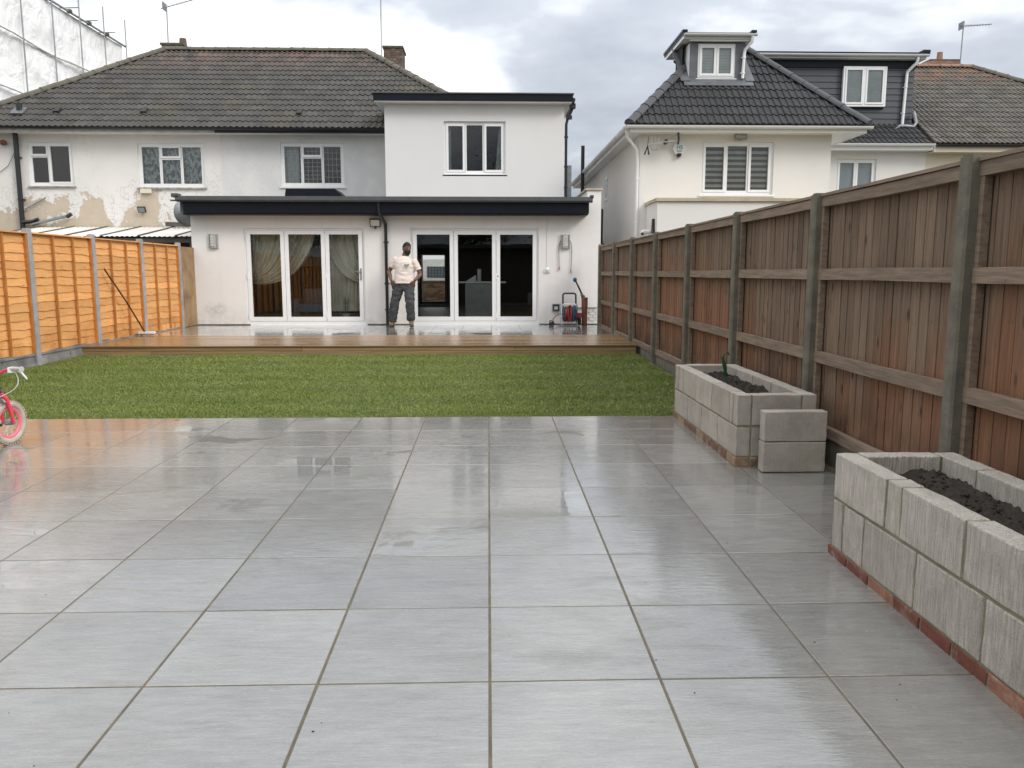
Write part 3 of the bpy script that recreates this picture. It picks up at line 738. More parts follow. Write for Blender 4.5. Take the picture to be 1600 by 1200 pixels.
# ------------------------------------------------------------ roofs
def tile_proto(w, L, m, roll=.028, lip=.028):
    xs = [0, .07, .19, .30, .50, .57, .69, .80, 1]; hs = [.004, roll, roll, .003, 0, roll*.95, roll, .003, 0]
    vs = []; n = len(xs)
    for x, h in zip(xs, hs): vs += [(x*w, 0, h-.004), (x*w, 0, h+lip), (x*w, L, h+.002)]
    fs = []
    for i in range(n-1):
        a = i*3; c = a+3
        fs += [(a+1, c+1, c+2, a+2), (a, c, c+1, a+1)]
    fs += [(0, 1, 2), ((n-1)*3, (n-1)*3+2, (n-1)*3+1)]
    me = bpy.data.meshes.new('roof_tile'); me.from_pydata(vs, [], fs); me.materials.append(m); return me, vs, fs
def tiled_roof(house, o, u, v, poly, m, gauge=.345, w=.3, maxind=300, name='roof', under=None, order=None):
    """o eave origin, u along the eave, v up the slope (unit); poly in (u,v) metres, convex, counter-clockwise"""
    o, u, v = Vector(o), Vector(u).normalized(), Vector(v).normalized(); n = u.cross(v).normalized()
    P = [o+u*a+v*c for a, c in poly]
    b = MB(); b.prism([p-n*.02 for p in P], -n*.05); roof = b.build(name, under or M['timber_dk'], house)
    me, pv, pf = tile_proto(w, gauge+.05, m)
    rot = Matrix((u, v, n)).transposed(); q = rot.to_quaternion()
    def inside(a, c):
        for i in range(len(poly)):
            x0, y0 = poly[i]; x1, y1 = poly[(i+1) % len(poly)]
            if (x1-x0)*(c-y0)-(y1-y0)*(a-x0) < -1e-4: return False
        return True
    umin = min(p[0] for p in poly); umax = max(p[0] for p in poly); vmax = max(p[1] for p in poly)
    full = []; rest = []; j = 0
    while j*gauge < vmax:
        i0 = 0; a = umin-(w*.5 if j % 2 else 0)*0
        while a < umax:
            cs = [inside(a+w*s, min(j*gauge+gauge*t, vmax)) for s in (0, 1) for t in (0, 1)]
            if all(cs): full.append((a, j*gauge))
            elif any(cs) or inside(a+w/2, j*gauge+gauge/2): rest.append((a, j*gauge))
            a += w
        j += 1
    if order: full.sort(key=order)
    for a, c in full[:maxind]:
        qq = q @ Matrix.Rotation(R(random.gauss(0, .35)), 4, 'Z').to_quaternion() @ Matrix.Rotation(R(random.gauss(0, .25)), 4, 'X').to_quaternion()
        inst('roof_tile', me, o+u*a+v*(c+random.gauss(0, .002))+n*random.uniform(-.002, .003), roof, qq)
    groups = [(full[maxind:], False), (rest, True)]
    bb = bmesh.new()
    allt = full[maxind:]+rest
    if allt:
        vs = []; fs = []
        for a, c in allt:
            off = len(vs); vs += [(x+a, y+c, z) for x, y, z in pv]; fs += [tuple(k+off for k in f) for f in pf]
        mm = bpy.data.meshes.new('tile_field'); mm.from_pydata(vs, [], fs); bb.from_mesh(mm)
        for i in range(len(poly)):
            x0, y0 = poly[i]; x1, y1 = poly[(i+1) % len(poly)]
            if abs(y1-y0) < 1e-6 and y0 < 1e-6: continue
            bmesh.ops.bisect_plane(bb, geom=bb.verts[:]+bb.edges[:]+bb.faces[:], plane_co=(x0, y0, 0), plane_no=(y1-y0, -(x1-x0), 0), clear_outer=True)
        mat4 = rot.to_4x4(); ctr = roof.location+(W[house.name] if False else Vector((0, 0, 0)))
        bmesh.ops.transform(bb, matrix=Matrix.Translation(o) @ mat4, verts=bb.verts)
        bb.to_mesh(mm); mm.materials.clear(); mm.materials.append(m)
        f = bpy.data.objects.new('tile_field', mm); link(f, (0, 0, 0), roof); f['kind'] = 'stuff'
    bb.free(); return roof
def cap_mesh(m, r=.12, L=.43):
    b = MB(); ns = 8; vs = []
    for (x, rr) in ((0, r*1.08), (.05, r*1.06), (.05, r), (L, r*.97)):
        for k in range(ns+1):
            w = math.pi*k/ns; vs.append((x, rr*math.cos(w), rr*math.sin(w)*.85-.02))
    fs = [(j*(ns+1)+k, j*(ns+1)+k+1, (j+1)*(ns+1)+k+1, (j+1)*(ns+1)+k) for j in range(3) for k in range(ns)]
    fs += [tuple(range(ns+1)), tuple(range(3*(ns+1), 4*(ns+1)))[::-1]]
    me = bpy.data.meshes.new('ridge_tile'); me.from_pydata(vs, [], fs); me.materials.append(m); me.shade_smooth(); me.set_sharp_from_angle(angle=R(40)); return me
def cap_line(parent, p, q, me, step=.40, lift=.03, name='ridge_tile'):
    p, q = Vector(p), Vector(q); d = q-p; n = int(d.length/step)+1; st = d.length/n; dn = d.normalized()
    side = Vector((0, 0, 1)).cross(dn).normalized(); up = dn.cross(side)
    rot = Matrix((dn, side, up)).transposed().to_quaternion()
    for i in range(n): inst(name, me, p+dn*st*i+up*(lift+random.uniform(-.005, .006)), parent, rot @ Matrix.Rotation(R(random.uniform(-1, 1)), 4, 'Z').to_quaternion())

# ------------------------------------------------------------ windows
def window(house, Y, x0, x1, z0, z1, panes, wallY=None, fw=.055, sash=.045, glass='glass', curt=None, label=None, frame='upvc', sill='upvc', bars=None, roomd=2.4, sillout=.07, roomm='roomdark'):
    """panes: (fx0, fx1, fz0, fz1, opening?)"""
    b = MB(); D = .07
    b.box(x0, x1, Y, Y+D, z1-fw, z1); b.box(x0, x1, Y, Y+D, z0, z0+fw); b.box(x0, x0+fw, Y, Y+D, z0+fw, z1-fw); b.box(x1-fw, x1, Y, Y+D, z0+fw, z1-fw)
    ix0, ix1, iz0, iz1 = x0+fw, x1-fw, z0+fw, z1-fw
    pl = []
    for p in panes:
        a = ix0+(ix1-ix0)*p[0]; c = ix0+(ix1-ix0)*p[1]; d = iz0+(iz1-iz0)*p[2]; e = iz0+(iz1-iz0)*p[3]
        a += .003 if p[0] > 0 else 0; c -= .003 if p[1] < 1 else 0; d += .003 if p[2] > 0 else 0; e -= .003 if p[3] < 1 else 0
        yy = Y-(.014 if p[4] else -.006); s_ = sash if p[4] else sash*.6
        b.box(a, c, yy, Y+D-.004, e-s_, e); b.box(a, c, yy, Y+D-.004, d, d+s_); b.box(a, a+s_, yy, Y+D-.004, d+s_, e-s_); b.box(c-s_, c, yy, Y+D-.004, d+s_, e-s_)
        pl.append((a+s_, c-s_, d+s_, e-s_))
    f = b.build('window', M[frame], house, label=label)
    for i, (a, c, d, e) in enumerate(pl):
        g = MB(); g.quad((a-.005, Y+.03, d-.005), (c+.005, Y+.03, d-.005), (c+.005, Y+.03, e+.005), (a-.005, Y+.03, e+.005))
        gl = glass[i] if isinstance(glass, list) else glass
        g.build('pane', M[gl], f, fix=False)
        if bars:
            nx_, nz_ = bars; nn = MB()
            if e-d < .35: nz_ = 2
            for k in range(1, nx_): xx = a+(c-a)*k/nx_; nn.box(xx-.005, xx+.005, Y+.022, Y+.027, d, e)
            for k in range(1, nz_): zz_ = d+(e-d)*k/nz_; nn.box(a, c, Y+.0225, Y+.0265, zz_-.005, zz_+.005)
            nn.build('leading', M['galv'], f)
    if sill:
        s_ = MB(); s_.prism([(x0-.04, Y+.02, z0-.003), (x0-.04, Y-sillout, z0-.02), (x0-.04, Y-sillout, z0-.05), (x0-.04, Y+.02, z0-.05)], (x1-x0+.08, 0, 0)); s_.build('sill', M[sill], f)
    r = MB(); a, c, d, e = x0-.3, x1+.3, z0-.4, z1+.12; y0, y1 = Y+.30, Y+.3+roomd
    r.quad((a, y1, d), (c, y1, d), (c, y1, e), (a, y1, e)); r.quad((a, y0, d), (a, y1, d), (a, y1, e), (a, y0, e)); r.quad((c, y0, d), (c, y0, e), (c, y1, e), (c, y1, d))
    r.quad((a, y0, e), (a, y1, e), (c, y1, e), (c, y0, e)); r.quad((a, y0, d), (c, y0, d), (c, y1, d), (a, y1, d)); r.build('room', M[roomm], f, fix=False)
    return f
def drape(parent, Y, x0, x1, z0, z1, m, folds=14, amp=.02, name='curtain', top=None, bot=None, n=90):
    """hanging cloth; top/bot give (x0,x1) at the top and bottom edge"""
    t0, t1 = top or (x0, x1); b0, b1 = bot or (x0, x1); b = MB(); rows = 12; vs = []
    ph = random.uniform(0, 6)
    for j in range(rows+1):
        t = j/rows; a = t0+(b0-t0)*t; c = t1+(b1-t1)*t; z = z1+(z0-z1)*t
        for i in range(n+1):
            s_ = i/n; vs.append((a+(c-a)*s_, Y+amp*math.sin(s_*folds*6.28+ph+.5*math.sin(s_*9))*(.6+.4*t), z))
    b.add(vs, [(j*(n+1)+i, j*(n+1)+i+1, (j+1)*(n+1)+i+1, (j+1)*(n+1)+i) for j in range(rows) for i in range(n)])
    return b.build(name, M[m], parent, smooth=80, fix=False)
def downpipe(parent, pts, r, m, brk=(), name='downpipe', n=10, wall=.07):
    b = MB(); b.tube(pts, r, n); o = b.build(name, m, parent, smooth=50)
    for z in brk:
        for p, q in zip(pts[:-1], pts[1:]):
            if min(p[2], q[2]) <= z <= max(p[2], q[2]):
                t = (z-p[2])/(q[2]-p[2]) if q[2] != p[2] else 0; x = p[0]+(q[0]-p[0])*t; y = p[1]+(q[1]-p[1])*t
                c = MB(); c.tube([(x, y, z-.02), (x, y, z+.02)], r+.009, n); c.box(x-r-.02, x+r+.02, y+r*.5, y+wall, z-.012, z+.012); c.build('bracket', m, o); break
    return o
def gutter(parent, p, q, r, m, name='gutter', joints=()):
    p, q = Vector(p), Vector(q); d = (q-p).normalized(); out = Vector((0, 0, 1)).cross(d).normalized()
    b = MB(); vs = []; ns = 8
    for e in (p, q):
        for rr in (r, r*.86):
            for k in range(ns+1):
                w = math.pi*k/ns; vs.append(e+out*rr*math.cos(w)-Vector((0, 0, 1))*rr*math.sin(w))
    N_ = ns+1; fs = []
    for k in range(ns):
        fs += [(k, k+1, 2*N_+k+1, 2*N_+k), (N_+k, 3*N_+k, 3*N_+k+1, N_+k+1), (k, N_+k, N_+k+1, k+1), (2*N_+k, 2*N_+k+1, 3*N_+k+1, 3*N_+k)]
    fs += [(0, 2*N_, 3*N_, N_), (ns, N_+ns, 3*N_+ns, 2*N_+ns), tuple(range(N_))]
    b.add(vs, fs)
    return b.build(name, m, parent, smooth=50)
# ------------------------------------------------------------ left pair of houses
M['dirtysill'] = mat('dirty_sill', (.20, .18, .15), (.42, .40, .37), 9, rough=.9)
H = thing('semi_detached_house', (-5, 18, 0), 'pale house on the left with brown hipped roof, peeling paint and flat roofed extension', 'house')
s34 = 3.0/4.45; Lr = math.hypot(4.45, 3.0)
vv = Vector((0, 4.45, 3.0)).normalized()
EY, EZ = 21.1, 5.03
poly = [(0, 0), (14.25, 0), (10.05, Lr), (4.0, Lr)]
roof = tiled_roof(H, (-13.72, EY, EZ+.02), (1, 0, 0), vv, poly, M['tile_old'], order=None)
rt = cap_mesh(M['tile_ridge'], .13)
RZ = EZ+3.0+.02
Pl, Pr, Cl, Cr = (-9.72, 25.55, RZ), (-3.67, 25.55, RZ), (-13.72, EY, EZ), (.53, EY, EZ)
cap_line(roof, Pl, Pr, rt); cap_line(roof, Cl, Pl, rt); cap_line(roof, Cr, Pr, rt)
b = MB(); b.poly([Cl, Pl, (-13.72, 30, EZ)]); b.poly([Cr, (.53, 30, EZ), Pr]); b.poly([Pl, Pr, (.53, 30, EZ), (-13.72, 30, EZ)]); b.build('roof_slope', M['tile_old'], H)
wl = [(-11.80, -10.67, 3.66, 4.75), (-9.02, -7.33, 3.63, 4.73)]
holes_wall(H, 'rear_wall', M['peel'], 21.5, .28, -13.6, -6.9, 1.6, 4.96, wl, label='white painted wall, peeling and cracked to beige render')
wr = [(-5.37, -3.74, 3.66, 4.76)]
holes_wall(H, 'rear_wall', M['patched'], 21.505, .28, -6.9, -2.3, 1.6, 4.96, wr, label='patchy greyish white wall')
b = MB(); b.box(-13.6, -13.35, 21.8, 29, 0, 4.96); b.build('side_wall', M['patched'], H)
b = MB(); b.box(-13.7, -2.5, EY+.02, 21.5, 4.945, 4.965); b.build('soffit', M['render_up'], H)
b = MB(); b.box(-13.72, -6.9, EY, EY+.02, 4.93, 5.045); b.build('fascia', mat('old_white_fascia', (.50, .49, .47), (.38, .37, .35), 6, rough=.7), H)
b = MB(); b.box(-6.9, -2.5, EY, EY+.02, 4.93, 5.045); b.build('fascia', M['black'], H)
gutter(H, (-13.75, EY-.062, 5.065), (-6.95, EY-.062, 5.05), .055, M['black']); gutter(H, (-7.0, EY-.068, 5.045), (-2.5, EY-.068, 5.035), .062, M['black'])
window(H, 21.54, *wl[0], [(0, .44, .70, 1, 1), (0, .44, 0, .70, 0), (.44, 1, 0, 1, 1)], glass='glass', sill='dirtysill', sillout=.1, fw=.05, sash=.05)
w2 = window(H, 21.54, *wl[1], [(0, .32, 0, 1, 0), (.32, .66, .68, 1, 1), (.32, .66, 0, .68, 0), (.66, 1, 0, 1, 0)], sill='dirtysill', sillout=.1, fw=.06, sash=.05, label='window with patterned net curtains')
drape(w2, 21.68, -9.0, -7.35, 3.65, 4.72, 'net', 22, .015, name='net_curtain')
w3 = window(H, 21.545, *wr[0], [(0, .32, 0, 1, 0), (.32, .67, .70, 1, 1), (.32, .67, 0, .70, 0), (.67, 1, 0, 1, 0)], bars=(4, 6), fw=.06, sash=.05, label='leaded window')
drape(w3, 21.75, -5.4, -4.95, 3.65, 4.75, 'blindwh', 4, .02)
# upper extension box
ub = [(-1.06, .43, 3.81, 5.05)]
holes_wall(H, 'upper_extension_wall', M['render_up'], 20.0, .28, -2.48, 1.85, 3.12, 5.44, ub)
b = MB(); b.box(-2.48, -2.2, 20.281, 26, 3.0, 5.44); b.build('upper_side_wall', M['render_up'], H)
b = MB(); b.box(1.57, 1.85, 20.281, 26, 3.0, 5.44); b.build('upper_side_wall', M['render_up'], H)
w4 = window(H, 20.06, *ub[0], [(0, .33, 0, 1, 1), (.33, .66, 0, 1, 0), (.66, 1, 0, 1, 1)], fw=.05, sash=.055, frame='alu', sill='alu', sillout=.06)
drape(w4, 20.24, .1, .42, 3.85, 5.0, 'blindwh', 4, .02, top=(.28, .42), bot=(.18, .42)); drape(w4, 20.24, -1.0, -.9, 3.85, 5.0, 'blindwh', 2, .015)
b = MB(); b.box(-2.70, 2.03, 19.72, 26, 5.465, 5.625); b.build('upper_flat_roof', M['navy'], H)
b = MB(); b.box(-2.74, 2.05, 19.69, 26, 5.627, 5.655); b.build('roof_edge_trim', M['greytrim'], H)
b = MB(); b.box(-2.68, 2.01, 19.74, 26, 5.442, 5.464); b.build('soffit', M['upvc'], H)
b = MB(); b.tube([(2.05, 19.8, 5.52), (2.10, 21.8, 5.50)], .05, 8); b.box(1.98, 2.12, 19.95, 20.1, 5.36, 5.47); b.box(1.90, 2.04, 20.0, 20.12, 5.12, 5.2); b.build('gutter_end', M['black'], H)
downpipe(H, [(2.05, 20.06, 5.42), (2.04, 20.06, 5.34), (1.93, 20.06, 5.10), (1.905, 20.06, 5.0), (1.905, 20.06, 3.2)], .034, M['black'], (4.7, 4.0, 3.5))
b = MB(); b.box(1.96, 2.06, 20.2, 20.3, 3.2, 4.05); b.build('vent_duct', M['galv'], H)
# ground floor extension
dl = (-5.365, -2.735, .282, 2.405); dr = (-1.715, 1.125, .282, 2.405)
holes_wall(H, 'extension_wall', M['render'], WY, .30, -6.5, 2.5, .2, 2.76, [dl, dr], label='smooth off-white rendered wall')
b = MB(); b.box(2.19, 2.5, WY+.002, 21.3, 2.762, 3.235); b.box(2.215, 2.5, WY+.31, 21.3, .2, 2.76); b.build('parapet_wall', M['render'], H)
b = MB(); b.box(2.15, 2.53, WY-.03, 21.3, 3.237, 3.275); b.build('coping', M['stonecap'], H)
b = MB(); b.prism([(-6.58, 17.66, 2.72), (-6.58, 17.66, 3.0), (-6.58, 21.495, 3.28), (-6.58, 21.495, 2.95)], (8.76, 0, 0)); b.build('flat_roof', M['greytrim'], H)
b = MB(); b.box(-6.5, 2.185, 17.62, 17.655, 2.70, 2.94); b.build('extension_fascia', M['navy'], H)
b = MB(); b.box(-6.53, 2.17, 17.64, WY-.002, 2.672, 2.698); b.build('soffit', M['navy'], H)
b = MB(); b.prism([(-6.62, 17.50, 3.045), (-6.62, 17.50, 2.965), (-6.62, 17.53, 2.935), (-6.62, 17.615, 2.93), (-6.62, 17.655, 3.06)], (8.87, 0, 0)); b.box(-6.70, -6.56, 17.5, 17.7, 3.02, 3.10); b.box(2.2, 2.27, 17.5, 17.7, 3.02, 3.085); b.box(-6.73, -6.55, 17.52, 17.6, 2.94, 2.97)
b.build('roof_edge_trim', M['greytrim'], H)
b = MB(); b.prism([(-5.0, 20.2, 3.1), (-3.35, 20.2, 3.1), (-3.75, 20.2, 3.47), (-4.95, 20.2, 3.47)], (0, .9, 0)); b.build('rooflight', M['navy'], H)
b = MB(); b.box(-6.5, -6.25, 18.301, 21.49, 0, 2.74); b.build('extension_side_wall', M['render'], H)
downpipe(H, [(-2.345, 17.58, 2.93), (-2.345, 17.6, 2.72), (-2.25, 17.94, 2.5), (-2.25, 17.94, .285)], .036, M['black'], (2.1, 1.2, .62), wall=.06)
b = MB()
for x0, x1, z in ((-6.5, -5.3, .30), (-2.7, -1.75, .30), (1.15, 2.48, .30)): b.box(x0, x1, WY-.006, WY-.0005, .281, z)
b.build('foot_strip', M['greytrim'], H)  # thin dark grey strip along the foot of the extension wall
# painted brick plinth by the fence
k = 0
for r in range(5):
    for x0, x1 in ((2.16+(.1 if r % 2 else 0), 2.34+(.05 if r % 2 else 0)), (2.35+(.05 if r % 2 else 0), 2.5)):
        if x1-x0 < .05: continue
        o = inst('brick', bev_mesh('brick', x1-x0-.008, .02, .058, .003, M['whitebrick'], rough=.001, cuts=0), ((x0+x1)/2, WY-.008, .325+r*.066), H)
b = MB(); b.tube([(1.86, WY-.03, .655), (2.44, WY-.03, .655)], .014, 6); b.build('service_pipe', M['galv'], H)

def bifold(x0, x1, z0, z1, splits, handle, reveal=.045):
    b = MB(); Y = WY+reveal; f = .045
    b.box(x0, x1, Y, Y+.09, z1-f, z1); b.box(x0, x1, Y-.03, Y+.10, z0, z0+.075); b.box(x0, x0+f, Y, Y+.09, z0+.075, z1-f); b.box(x1-f, x1, Y, Y+.09, z0+.075, z1-f)
    fr_ = b.build('bifold_door', M['alu'], H)
    xs = [x0+f]+splits+[x1-f]
    for i in range(3):
        a, c = xs[i]+.004, xs[i+1]-.004; d, e = z0+.082, z1-f-.004; w = .085
        b = MB(); y0, y1 = Y-.022, Y+.05
        b.box(a, c, y0, y1, e-w, e); b.box(a, c, y0, y1, d, d+w*1.1); b.box(a, a+w, y0, y1, d+w*1.1, e-w); b.box(c-w, c, y0, y1, d+w*1.1, e-w)
        b.build('door_leaf', M['alu'], fr_)
        g = MB(); yy = Y+.01; g.quad((a+w-.004, yy, d+w), (c-w+.004, yy, d+w), (c-w+.004, yy, e-w+.004), (a+w-.004, yy, e-w+.004)); g.build('pane', M['glass'], fr_, fix=False)
        g = MB()
        for q in ((a+w, a+w+.007, d+w*1.1, e-w), (c-w-.007, c-w, d+w*1.1, e-w)): g.box(q[0], q[1], yy-.010, yy-.004, q[2], q[3])
        g.build('glazing_gasket', M['rubber'], fr_)
        for zz_ in (d+.12, (d+e)/2, e-.15):
            g = MB(); xx = xs[i] if i else xs[0]
            if i != 1: g.box(xx-.012+(.006 if i == 0 else 0), xx+.012, y0-.012, y0-.001, zz_-.06, zz_+.06); g.build('hinge', M['alu'], fr_)
    hx = xs[1]+.04 if not handle else xs[3]-.045
    g = MB()
    if handle: g.box(hx-.016, hx+.016, Y-.034, Y-.023, 1.27, 1.53); g.tube([(hx, Y-.06, 1.45), (hx-.13, Y-.065, 1.45)], .010, 8); g.tube([(hx, Y-.03, 1.45), (hx, Y-.06, 1.45)], .012, 8); g.build('handle', M['galv'], fr_)
    else: g.ell((xs[2]+.04, Y-.03, 1.36), (.014, .01, .02), 10, 6); g.build('lock', M['galv'], fr_)
    return fr_
d1 = bifold(*dl, [-4.49, -3.60], True); d2 = bifold(*dr, [-.765, .175], False)

# rooms behind the doors
def room(name, x0, x1, y0, y1, z0, z1, wallm, floorm, hole=None):
    b = MB()
    b.quad((x0, y0, z0), (x0, y1, z0), (x0, y1, z1), (x0, y0, z1)); b.quad((x1, y0, z0), (x1, y0, z1), (x1, y1, z1), (x1, y1, z0)); b.quad((x0, y0, z1), (x0, y1, z1), (x1, y1, z1), (x1, y0, z1))
    if hole:
        a, c, d, e = hole
        for q in ((x0, a, z0, z1), (c, x1, z0, z1), (a, c, z0, d), (a, c, e, z1)): b.quad((q[0], y1, q[2]), (q[1], y1, q[2]), (q[1], y1, q[3]), (q[0], y1, q[3]))
        b.quad((a, y1, d), (a, y1+.3, d), (a, y1+.3, e), (a, y1, e)); b.quad((c, y1, d), (c, y1, e), (c, y1+.3, e), (c, y1+.3, d))
    else: b.quad((x0, y1, z0), (x1, y1, z0), (x1, y1, z1), (x0, y1, z1))
    r_ = b.build(name, wallm, H, fix=False)
    b = MB(); b.quad((x0, y0, z0), (x1, y0, z0), (x1, y1, z0), (x0, y1, z0)); b.build('room_floor', floorm, r_, fix=False)
    return r_
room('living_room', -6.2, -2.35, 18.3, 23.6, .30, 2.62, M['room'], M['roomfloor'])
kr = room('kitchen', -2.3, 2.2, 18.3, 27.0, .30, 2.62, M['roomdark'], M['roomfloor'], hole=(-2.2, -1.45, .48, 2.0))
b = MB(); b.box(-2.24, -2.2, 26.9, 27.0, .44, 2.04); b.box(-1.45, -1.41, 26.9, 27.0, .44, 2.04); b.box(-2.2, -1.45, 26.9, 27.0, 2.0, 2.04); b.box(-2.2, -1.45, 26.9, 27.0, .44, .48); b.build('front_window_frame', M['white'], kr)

# curtains, swagged
def swag(parent, Y, tx0, tx1, zt, kx, kz, sag, m, name='curtain', folds=13, label=None):
    n, rows = 110, 22; vs = []; b = MB()
    for j in range(rows+1):
        t = j/rows
        for i in range(n+1):
            s_ = i/n; x0 = tx0+(tx1-tx0)*s_
            ctrl = Vector((x0+(kx-x0)*.22, 0, kz+(zt-kz)*(.48-.5*s_)-sag*s_))
            p0 = Vector((x0, 0, zt)); p2 = Vector((kx+.05*(s_-.5), 0, kz-.20*s_+.06))
            p = p0*(1-t)**2+ctrl*2*t*(1-t)+p2*t*t
            vs.append((p.x, Y+.035*math.sin(s_*folds*6.28)*(1-.6*t)+.02*math.sin(s_*31+t*3), p.z))
    b.add(vs, [(j*(n+1)+i, j*(n+1)+i+1, (j+1)*(n+1)+i+1, (j+1)*(n+1)+i) for j in range(rows) for i in range(n)])
    o = b.build(name, M[m], None, smooth=80, fix=False)
    return tag(o, label, 'curtain', 'curtains behind the left folding doors')
swag(None, 18.42, -5.28, -3.85, 2.42, -5.33, 1.32, .22, 'curtain', label='cream curtain swept to the left side of the folding door')
swag(None, 18.42, -2.80, -3.75, 2.42, -2.76, 1.32, .10, 'curtain', folds=9, label='cream curtain swept to the right side of the folding door')
o = drape(None, 18.62, -3.62, -2.72, .55, 2.0, 'curtain', 11, .03, name='curtain'); tag(o, 'straight pleated curtain behind the right hand swagged one', 'curtain', 'curtains behind the left folding doors')
so = thing('sofa', (-4.0, 19.4, .3), 'grey fabric sofa seen through the middle leaf of the left doors', 'sofa')
for nm, bx in (('seat', (.95, .5, .22, 0, 0, .30)), ('backrest', (.95, .14, .5, 0, .38, .5)), ('armrest', (.14, .5, .42, -.54, 0, .32)), ('armrest', (.14, .5, .42, .54, 0, .32))):
    me = bev_mesh(nm, bx[0], bx[1]*1.3, bx[2], .04, M['sofa'], 3); inst(nm, me, (-4.0+bx[3], 19.4+bx[4], .3+bx[5]), so)
ch = thing('chandelier', (-4.05, 19.2, 2.25), 'crystal chandelier hanging inside the left doors', 'chandelier')
b = MB(); b.tube([(-4.05, 19.2, 2.61), (-4.05, 19.2, 2.3)], .01, 6); b.build('stem', M['chrome'], ch)
b = MB()
for k in range(150):
    v = Vector([random.gauss(0, 1) for _ in range(3)]).normalized()*random.uniform(.12, .24); b.ell((-4.05+v.x*1.15, 19.2+v.y, 2.18+v.z*.8), (.012, .012, .016), 4, 2)
b.build('crystals', M['chrome'], ch, kind='stuff')
pl = thing('potted_plant', (-3.27, 18.6, .30), 'small spiky plant in a white pot behind the right leaf of the left doors', 'plant')
b = MB(); b.tube([(-3.27, 18.55, .37), (-3.27, 18.55, .50)], [.07, .09], 12); b.build('pot', M['white'], pl)
for k in range(9):
    a = random.uniform(0, 6.28); h = random.uniform(.28, .5); l = random.uniform(.02, .14); b = MB(); c, s_ = math.cos(a), math.sin(a)
    b.tube([(-3.27+.02*c, 18.55+.02*s_, .48), (-3.27+l*.5*c, 18.55+l*.5*s_, .48+h*.6), (-3.27+l*c, 18.55+l*s_, .48+h)], [.014, .018, .002], 5, flat=.35); b.build('leaf', mat('snake_leaf', (.30, .34, .16), (.10, .17, .07), 20) if k == 0 else bpy.data.materials['snake_leaf'], pl)
ofc = thing('office_chair', (-3.0, 19.1, .3), 'black swivel chair standing behind the right leaf of the left doors', 'chair')
inst('seat', bev_mesh('seat', .5, .5, .1, .04, M['rubber'], 3), (-3.0, 19.1, .75), ofc); inst('backrest', bev_mesh('backrest', .46, .1, .55, .05, M['rubber'], 3), (-3.0, 19.3, 1.1), ofc)
b = MB(); b.tube([(-3.0, 19.1, .36), (-3.0, 19.1, .72)], .03, 8)
for k in range(5): b.tube([(-3.0, 19.1, .40), (-3.0+.3*math.cos(k*1.257), 19.1+.3*math.sin(k*1.257), .34)], .02, 6)
b.build('base', M['rubber'], ofc)
isl = thing('kitchen_island', (-.1, 19.6, .3), 'pale grey kitchen island behind the middle leaf of the right doors', 'kitchen unit')
b = MB(); b.box(-.55, .28, 19.2, 20.0, .30, 1.19); b.build('cabinet', M['island'], isl); b = MB(); b.box(-.8, .42, 19.15, 20.05, 1.19, 1.225); b.build('worktop', M['white'], isl)
b = MB(); b.tube([(-.22, 19.5, 1.225), (-.22, 19.5, 1.52)], .05, 12); b.build('jug', M['white'], None, smooth=40, label='white jug standing on the kitchen island', cat='jug')
b = MB(); b.prism([(-.55, 19.5, 1.226), (-.3, 19.5, 1.226), (-.3, 19.5, 1.38)], (0, .12, 0)); b.build('sign_wedge', M['white'], None, label='white wedge shaped tray propped on the kitchen island', cat='tray')
# street side seen through the far window
wb = thing('brick_wall', (-2.2, 31.5, 0), 'low brick wall seen through the open house behind the man', 'wall')
bm_ = bev_mesh('brick', .207, .10, .066, .004, M['brick2'])
for r in range(13):
    for c in range(9): inst('brick', bm_, (-3.2+.217*c+(.108 if r % 2 else 0), 31.5, .12+.075*r), wb)
b = MB(); b.box(-3.3, -1.1, 31.465, 31.54, .05, 1.1); b.build('mortar', M['mortar'], wb); b = MB(); b.box(-3.35, -1.05, 31.42, 31.6, 1.10, 1.16); b.build('coping', M['white'], wb)
vn = thing('van', (-2.4, 34.5, 0), 'white van with grid windows parked on the street beyond the far window', 'van')
b = MB(); b.prism([(-5.3, 33.8, .35), (-5.3, 33.8, 1.0), (-4.7, 33.8, 1.25), (-4.2, 33.8, 1.95), (-.4, 33.8, 2.0), (-.3, 33.8, .35)], (0, 1.7, 0)); b.build('body', M['white'], vn)
for x in (-3.9, -2.55, -1.3):
    b = MB(); b.box(x, x+1.1, 33.785, 33.80, 1.22, 1.68); wn_ = b.build('window', M['frost'], vn)
    b = MB()
    for k in range(9): b.box(x+.05+k*.125, x+.065+k*.125, 33.775, 33.784, 1.22, 1.68)
    for k in range(4): b.box(x, x+1.1, 33.770, 33.774, 1.29+k*.11, 1.302+k*.11)
    b.build('window_grille', M['black'], wn_)
for x in (-4.4, -1.2):
    b = MB(); b.tube([(x, 33.72, .35), (x, 33.95, .35)], .34, 20); b.build('wheel', M['rubber'], vn)

